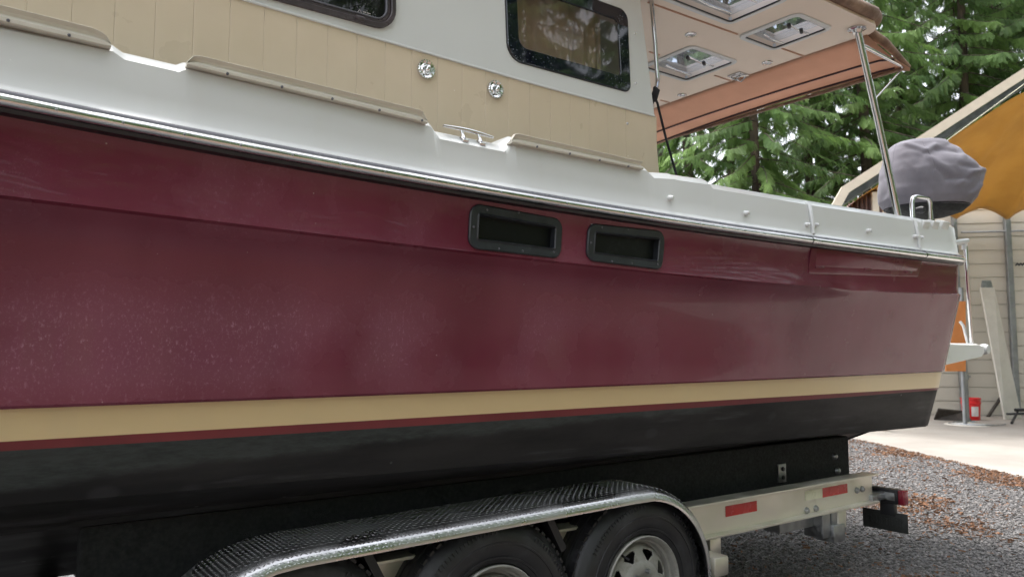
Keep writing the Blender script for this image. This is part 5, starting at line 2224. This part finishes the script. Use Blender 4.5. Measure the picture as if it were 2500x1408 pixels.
# small black folding frame at the right edge
fq = P(2490, 1024, z=ZSL)
ff = thing('folding_frame', fq, 'low black metal frame at the foot of the leaning white board', 'frame')
dd = (fq - Vector((0, 0, CAM_H))).dot(_fw) - 0.3
m = MB()
m.tube([P(2478, 1000, d=dd), P(2530, 1000, d=dd), P(2575, 1004, d=dd)], 0.028, 8)
m.build('top_rail', M['blackpaint'], ff, smooth=60)
m = MB()
m.tube([P(2458, 1010, d=dd), P(2500, 1009, d=dd), P(2570, 1012, d=dd)], 0.022, 8)
m.build('lower_rail', M['darkrail'], ff, smooth=60)
for px in (2484, 2560):
    a = P(px, 1006, d=dd)
    m = MB()
    m.tube([a, P(px - 14, 1032, z=ZSL + 0.02)], 0.022, 8)
    m.build('leg', M['blackpaint'], ff, smooth=60)
# unreadable dark marking on the wall, made up as a bent wire
hq = on_front(2490, 645, VW - 0.20)
m = MB()
m.tube([hq + cb_d * t * 0.08 + Vector((0, 0, 0.02 * math.sin(t * 9))) for t in np.linspace(-1, 2.5, 40)], 0.013, 6)
tag(m.build('wall_marking', M['blackpaint'], smooth=60), 'small unreadable dark marking on the carport siding, made as bent wire', 'wire')

# ------------------------------------------------------------------ cedars
def frond_templates(nt=5):
    out = []
    for k in range(nt):
        v, tip = [], []
        L = 1.0
        n = 8
        for i in range(n):
            t = (i + 0.6) / n
            cx, cz = t, -0.10 * t * t                      # along x, drooping
            ll = 0.21 * (1 - t) ** 0.6 * (0.7 + 0.6 * random.random()) + 0.07
            for s in (-1, 1):
                an = 0.55 + 0.35 * random.random()
                dxx, dyy = math.cos(an), math.sin(an) * s
                wv = 0.045 + 0.016 * random.random()
                dz = -0.10 * random.random() - 0.04
                b = np.array((cx, 0, cz))
                e = b + np.array((dxx * ll, dyy * ll, dz * ll * 2))
                mid_ = (b + e) / 2
                side = np.array((-dyy, dxx, 0)) * wv
                up_ = np.array((0, 0, 0.02 * (random.random() - 0.5)))
                v += [b, mid_ + side + up_, e, mid_ - side + up_]
                tip += [0.0, 0.12, 0.25, 0.12]
        out.append((np.array(v), np.array(tip)))
    return out


TPL = frond_templates()


def cedar_mesh(name, height, spread, z0, dens, seed, leaf):
    r = np.random.default_rng(seed)
    V, T = [], []
    bw = MB()
    # trunk
    tz = np.linspace(0, height, 14)
    jit = [Vector((0.10 * math.sin(z * 0.5 + seed), 0.10 * math.cos(z * 0.37 + seed), z)) for z in tz]
    rad = [0.15 * (1 - z / height) ** 0.8 * (height / 18) + 0.015 for z in tz]
    rad[0] *= 1.5
    bw.tube(jit, rad, 12)
    nb = int(height * dens)
    for i in range(nb):
        f = (i + r.random()) / nb
        zb = z0 + (height * 0.985 - z0) * f ** 1.35
        Lb = spread * (1 - (zb - z0) / (height - z0)) ** 0.75 * (0.55 + 0.55 * r.random()) + 0.35
        az = i * 2.39996 + r.random() * 0.9
        d = np.array((math.cos(az), math.sin(az), 0.0))
        sd = np.array((-d[1], d[0], 0.0))
        droop = 0.34 + 0.34 * r.random()
        npt = max(6, int(Lb / 0.066))
        path = []
        for k in range(npt + 1):
            t = k / npt
            zz = zb - droop * Lb * (t ** 1.3) * 1.15 + 0.32 * Lb * droop * t ** 3.0
            wob = 0.10 * Lb * math.sin(t * 3 + i)
            path.append(d * Lb * t + sd * wob * 0.4 + np.array((0, 0, zz)))
        bw.tube([Vector(p) for p in path[::max(1, npt // 5)]], [max(0.005, 0.022 * (Lb / 3) * (1 - 0.85 * q / max(1, len(path[::max(1, npt // 5)]) - 1))) for q in range(len(path[::max(1, npt // 5)]))], 5, caps=False)
        tint_b = r.random() * 0.55
        for k in range(1, npt + 1):
            t = k / npt
            if t < 0.10:
                continue
            for s in (-1, 1, 0):
                if s == 0 and r.random() < 0.25:
                    continue
                if r.random() < 0.10:
                    continue
                out = d * (0.55 + 0.4 * r.random()) + sd * s * (0.55 + 0.45 * r.random())
                dn = 0.7 + 2.2 * r.random() ** 1.1
                ax = out + np.array((0, 0, -dn))
                ax /= np.linalg.norm(ax)
                ll = (0.16 + 0.24 * r.random()) * (1.1 - 0.3 * t)
                # frond plane: roughly facing outwards so that sprays hang like curtains
                nn = np.cross(ax, sd * (1 if s >= 0 else -1) + d * 0.3 * (r.random() - 0.5) + np.array((0, 0, 0.25 * (r.random() - 0.5))))
                nl = np.linalg.norm(nn)
                if nl < 1e-3:
                    continue
                nn /= nl
                yy = np.cross(nn, ax)
                tv, tt = TPL[r.integers(len(TPL))]
                Bm = np.stack([ax, yy, nn]) * ll
                V.append(tv @ Bm + path[k])
                T.append(np.clip(tt + tint_b + 0.35 * r.random() ** 1.5, 0, 1))
    V = np.concatenate(V)
    T = np.concatenate(T)
    nq = len(V) // 4
    me = bpy.data.meshes.new(name)
    me.vertices.add(len(V))
    me.vertices.foreach_set('co', V.reshape(-1).astype(np.float32))
    me.loops.add(len(V))
    me.loops.foreach_set('vertex_index', np.arange(len(V), dtype=np.int32))
    me.polygons.add(nq)
    me.polygons.foreach_set('loop_start', np.arange(0, len(V), 4, dtype=np.int32))
    at = me.attributes.new('tint', 'FLOAT', 'POINT')
    at.data.foreach_set('value', T.astype(np.float32))
    me.materials.append(leaf)
    me.update(calc_edges=True)
    tm = bpy.data.meshes.new(name + '_trunk')
    tm.from_pydata(bw.v, [], bw.f)
    tm.polygons.foreach_set('use_smooth', [True] * len(tm.polygons))
    tm.materials.append(M['bark'])
    print(name, 'quads', nq)
    return me, tm


TREES = [cedar_mesh('cedar_a', 17, 3.6, 0.6, 15, 3, M['leaf']), cedar_mesh('cedar_b', 19, 3.4, 0.8, 13.5, 8, M['leaf']),
         cedar_mesh('cedar_c', 20, 3.4, 1.4, 7.0, 21, M['leaf2'])]


def cedar(kind, loc, rot, sc, label, group):
    crown, trunk = TREES[kind]
    o = bpy.data.objects.new('cedar_tree', None)
    scene.collection.objects.link(o)
    o.location, o.rotation_euler, o.scale = loc, (0, 0, rot), (sc, sc, sc)
    o['label'], o['category'], o['group'] = label, 'tree', group
    for nm, me in (('crown', crown), ('trunk', trunk)):
        c = bpy.data.objects.new(nm, me)
        scene.collection.objects.link(c)
        c.parent = o
    return o


def tree_at(px, depth):
    p = _R * ((px - 1250) / FPX * depth) + _fh * depth
    return Vector((p.x, p.y, 0.0))


BG = [
    (0, 1860, 19.0, 0.4, 1.00, 'bright green drooping cedar seen between the support pole and the cabin'),
    (1, 2120, 21.5, 2.1, 1.12, 'cedar directly behind the support pole of the hardtop'),
    (0, 2370, 23.0, 4.0, 1.25, 'cedar rising behind the beige carport gable at the right'),
    (1, 1680, 20.5, 1.2, 0.95, 'cedar nearest the back corner of the cabin, low below the awning'),
    (1, 2570, 23.0, 3.3, 1.2, 'bright cedar at the right edge above the carport gable'),
    (2, 1790, 25.0, 3.0, 1.05, 'thin far cedar behind the low gap under the terracotta awning'),
    (2, 2250, 27.0, 5.2, 1.15, 'thin dark cedar with sky gaps right of the awning corner'),
    (2, 2470, 27.0, 0.9, 1.15, 'far cedar behind the right hand cedars above the carport roof'),
    (2, 2010, 27.0, 2.6, 1.10, 'far cedar half hidden behind the two front cedars'),
    (1, 1985, 23.0, 0.3, 1.05, 'cedar just left of the support pole, behind the front pair'),
    (0, 1400, 24.0, 2.9, 1.00, 'cedar hidden behind the cabin, first left of its back edge'),
    (1, 1120, 27.0, 0.7, 1.05, 'cedar hidden behind the middle of the cabin'),
    (0, 800, 28.0, 4.9, 1.05, 'cedar hidden behind the front of the cabin'),
    (0, 2230, 25.0, 1.4, 1.20, 'cedar right of the awning corner above the grey cover'),
    (1, 2470, 26.0, 5.6, 1.30, 'tall cedar filling the top right corner'),
    (2, 1620, 28.0, 1.6, 1.10, 'far cedar just past the back edge of the cabin'),
]
for kd, px, dpt, rot, sc, lab in BG:
    cedar(kd, tree_at(px, dpt), rot, sc, lab, 'cedars behind the boat and carport')
# cedars across the yard, mirrored in the gelcoat, chrome and glass
YARD = ((1, -7.5, -12.0, 0.5, 1.45), (0, -3, -13.5, 1.5, 1.45), (1, 1.5, -12.5, 2.5, 1.45), (0, 5.5, -13.5, 3.6, 1.45), (1, 9.5, -12.0, 4.4, 1.45),
        (0, 13.5, -13.0, 5.1, 1.45), (1, 17.5, -12.0, 0.2, 1.45), (2, 22.0, -10.0, 2.2, 1.45), (0, 27.0, -7.5, 1.1, 1.45), (2, 3.5, -17.5, 0.7, 1.1), (2, 11.5, -17.5, 1.7, 1.6), (1, 20.0, -5.5, 0.4, 1.1), (0, 31.0, -3.5, 2.4, 1.2), (0, 24.5, -2.0, 0.9, 1.0), (1, 29.0, -11.0, 1.9, 1.3), (0, 36.0, -7.0, 3.0, 1.3), (1, 38.0, 0.5, 4.0, 1.3), (0, 34.0, 3.5, 5.0, 1.2))
for kd, x, y, rot, sc in YARD:
    cedar(kd, Vector((x, y, 0)), rot, sc, 'cedar across the yard, seen only as a reflection in the hull', 'cedars across the yard')
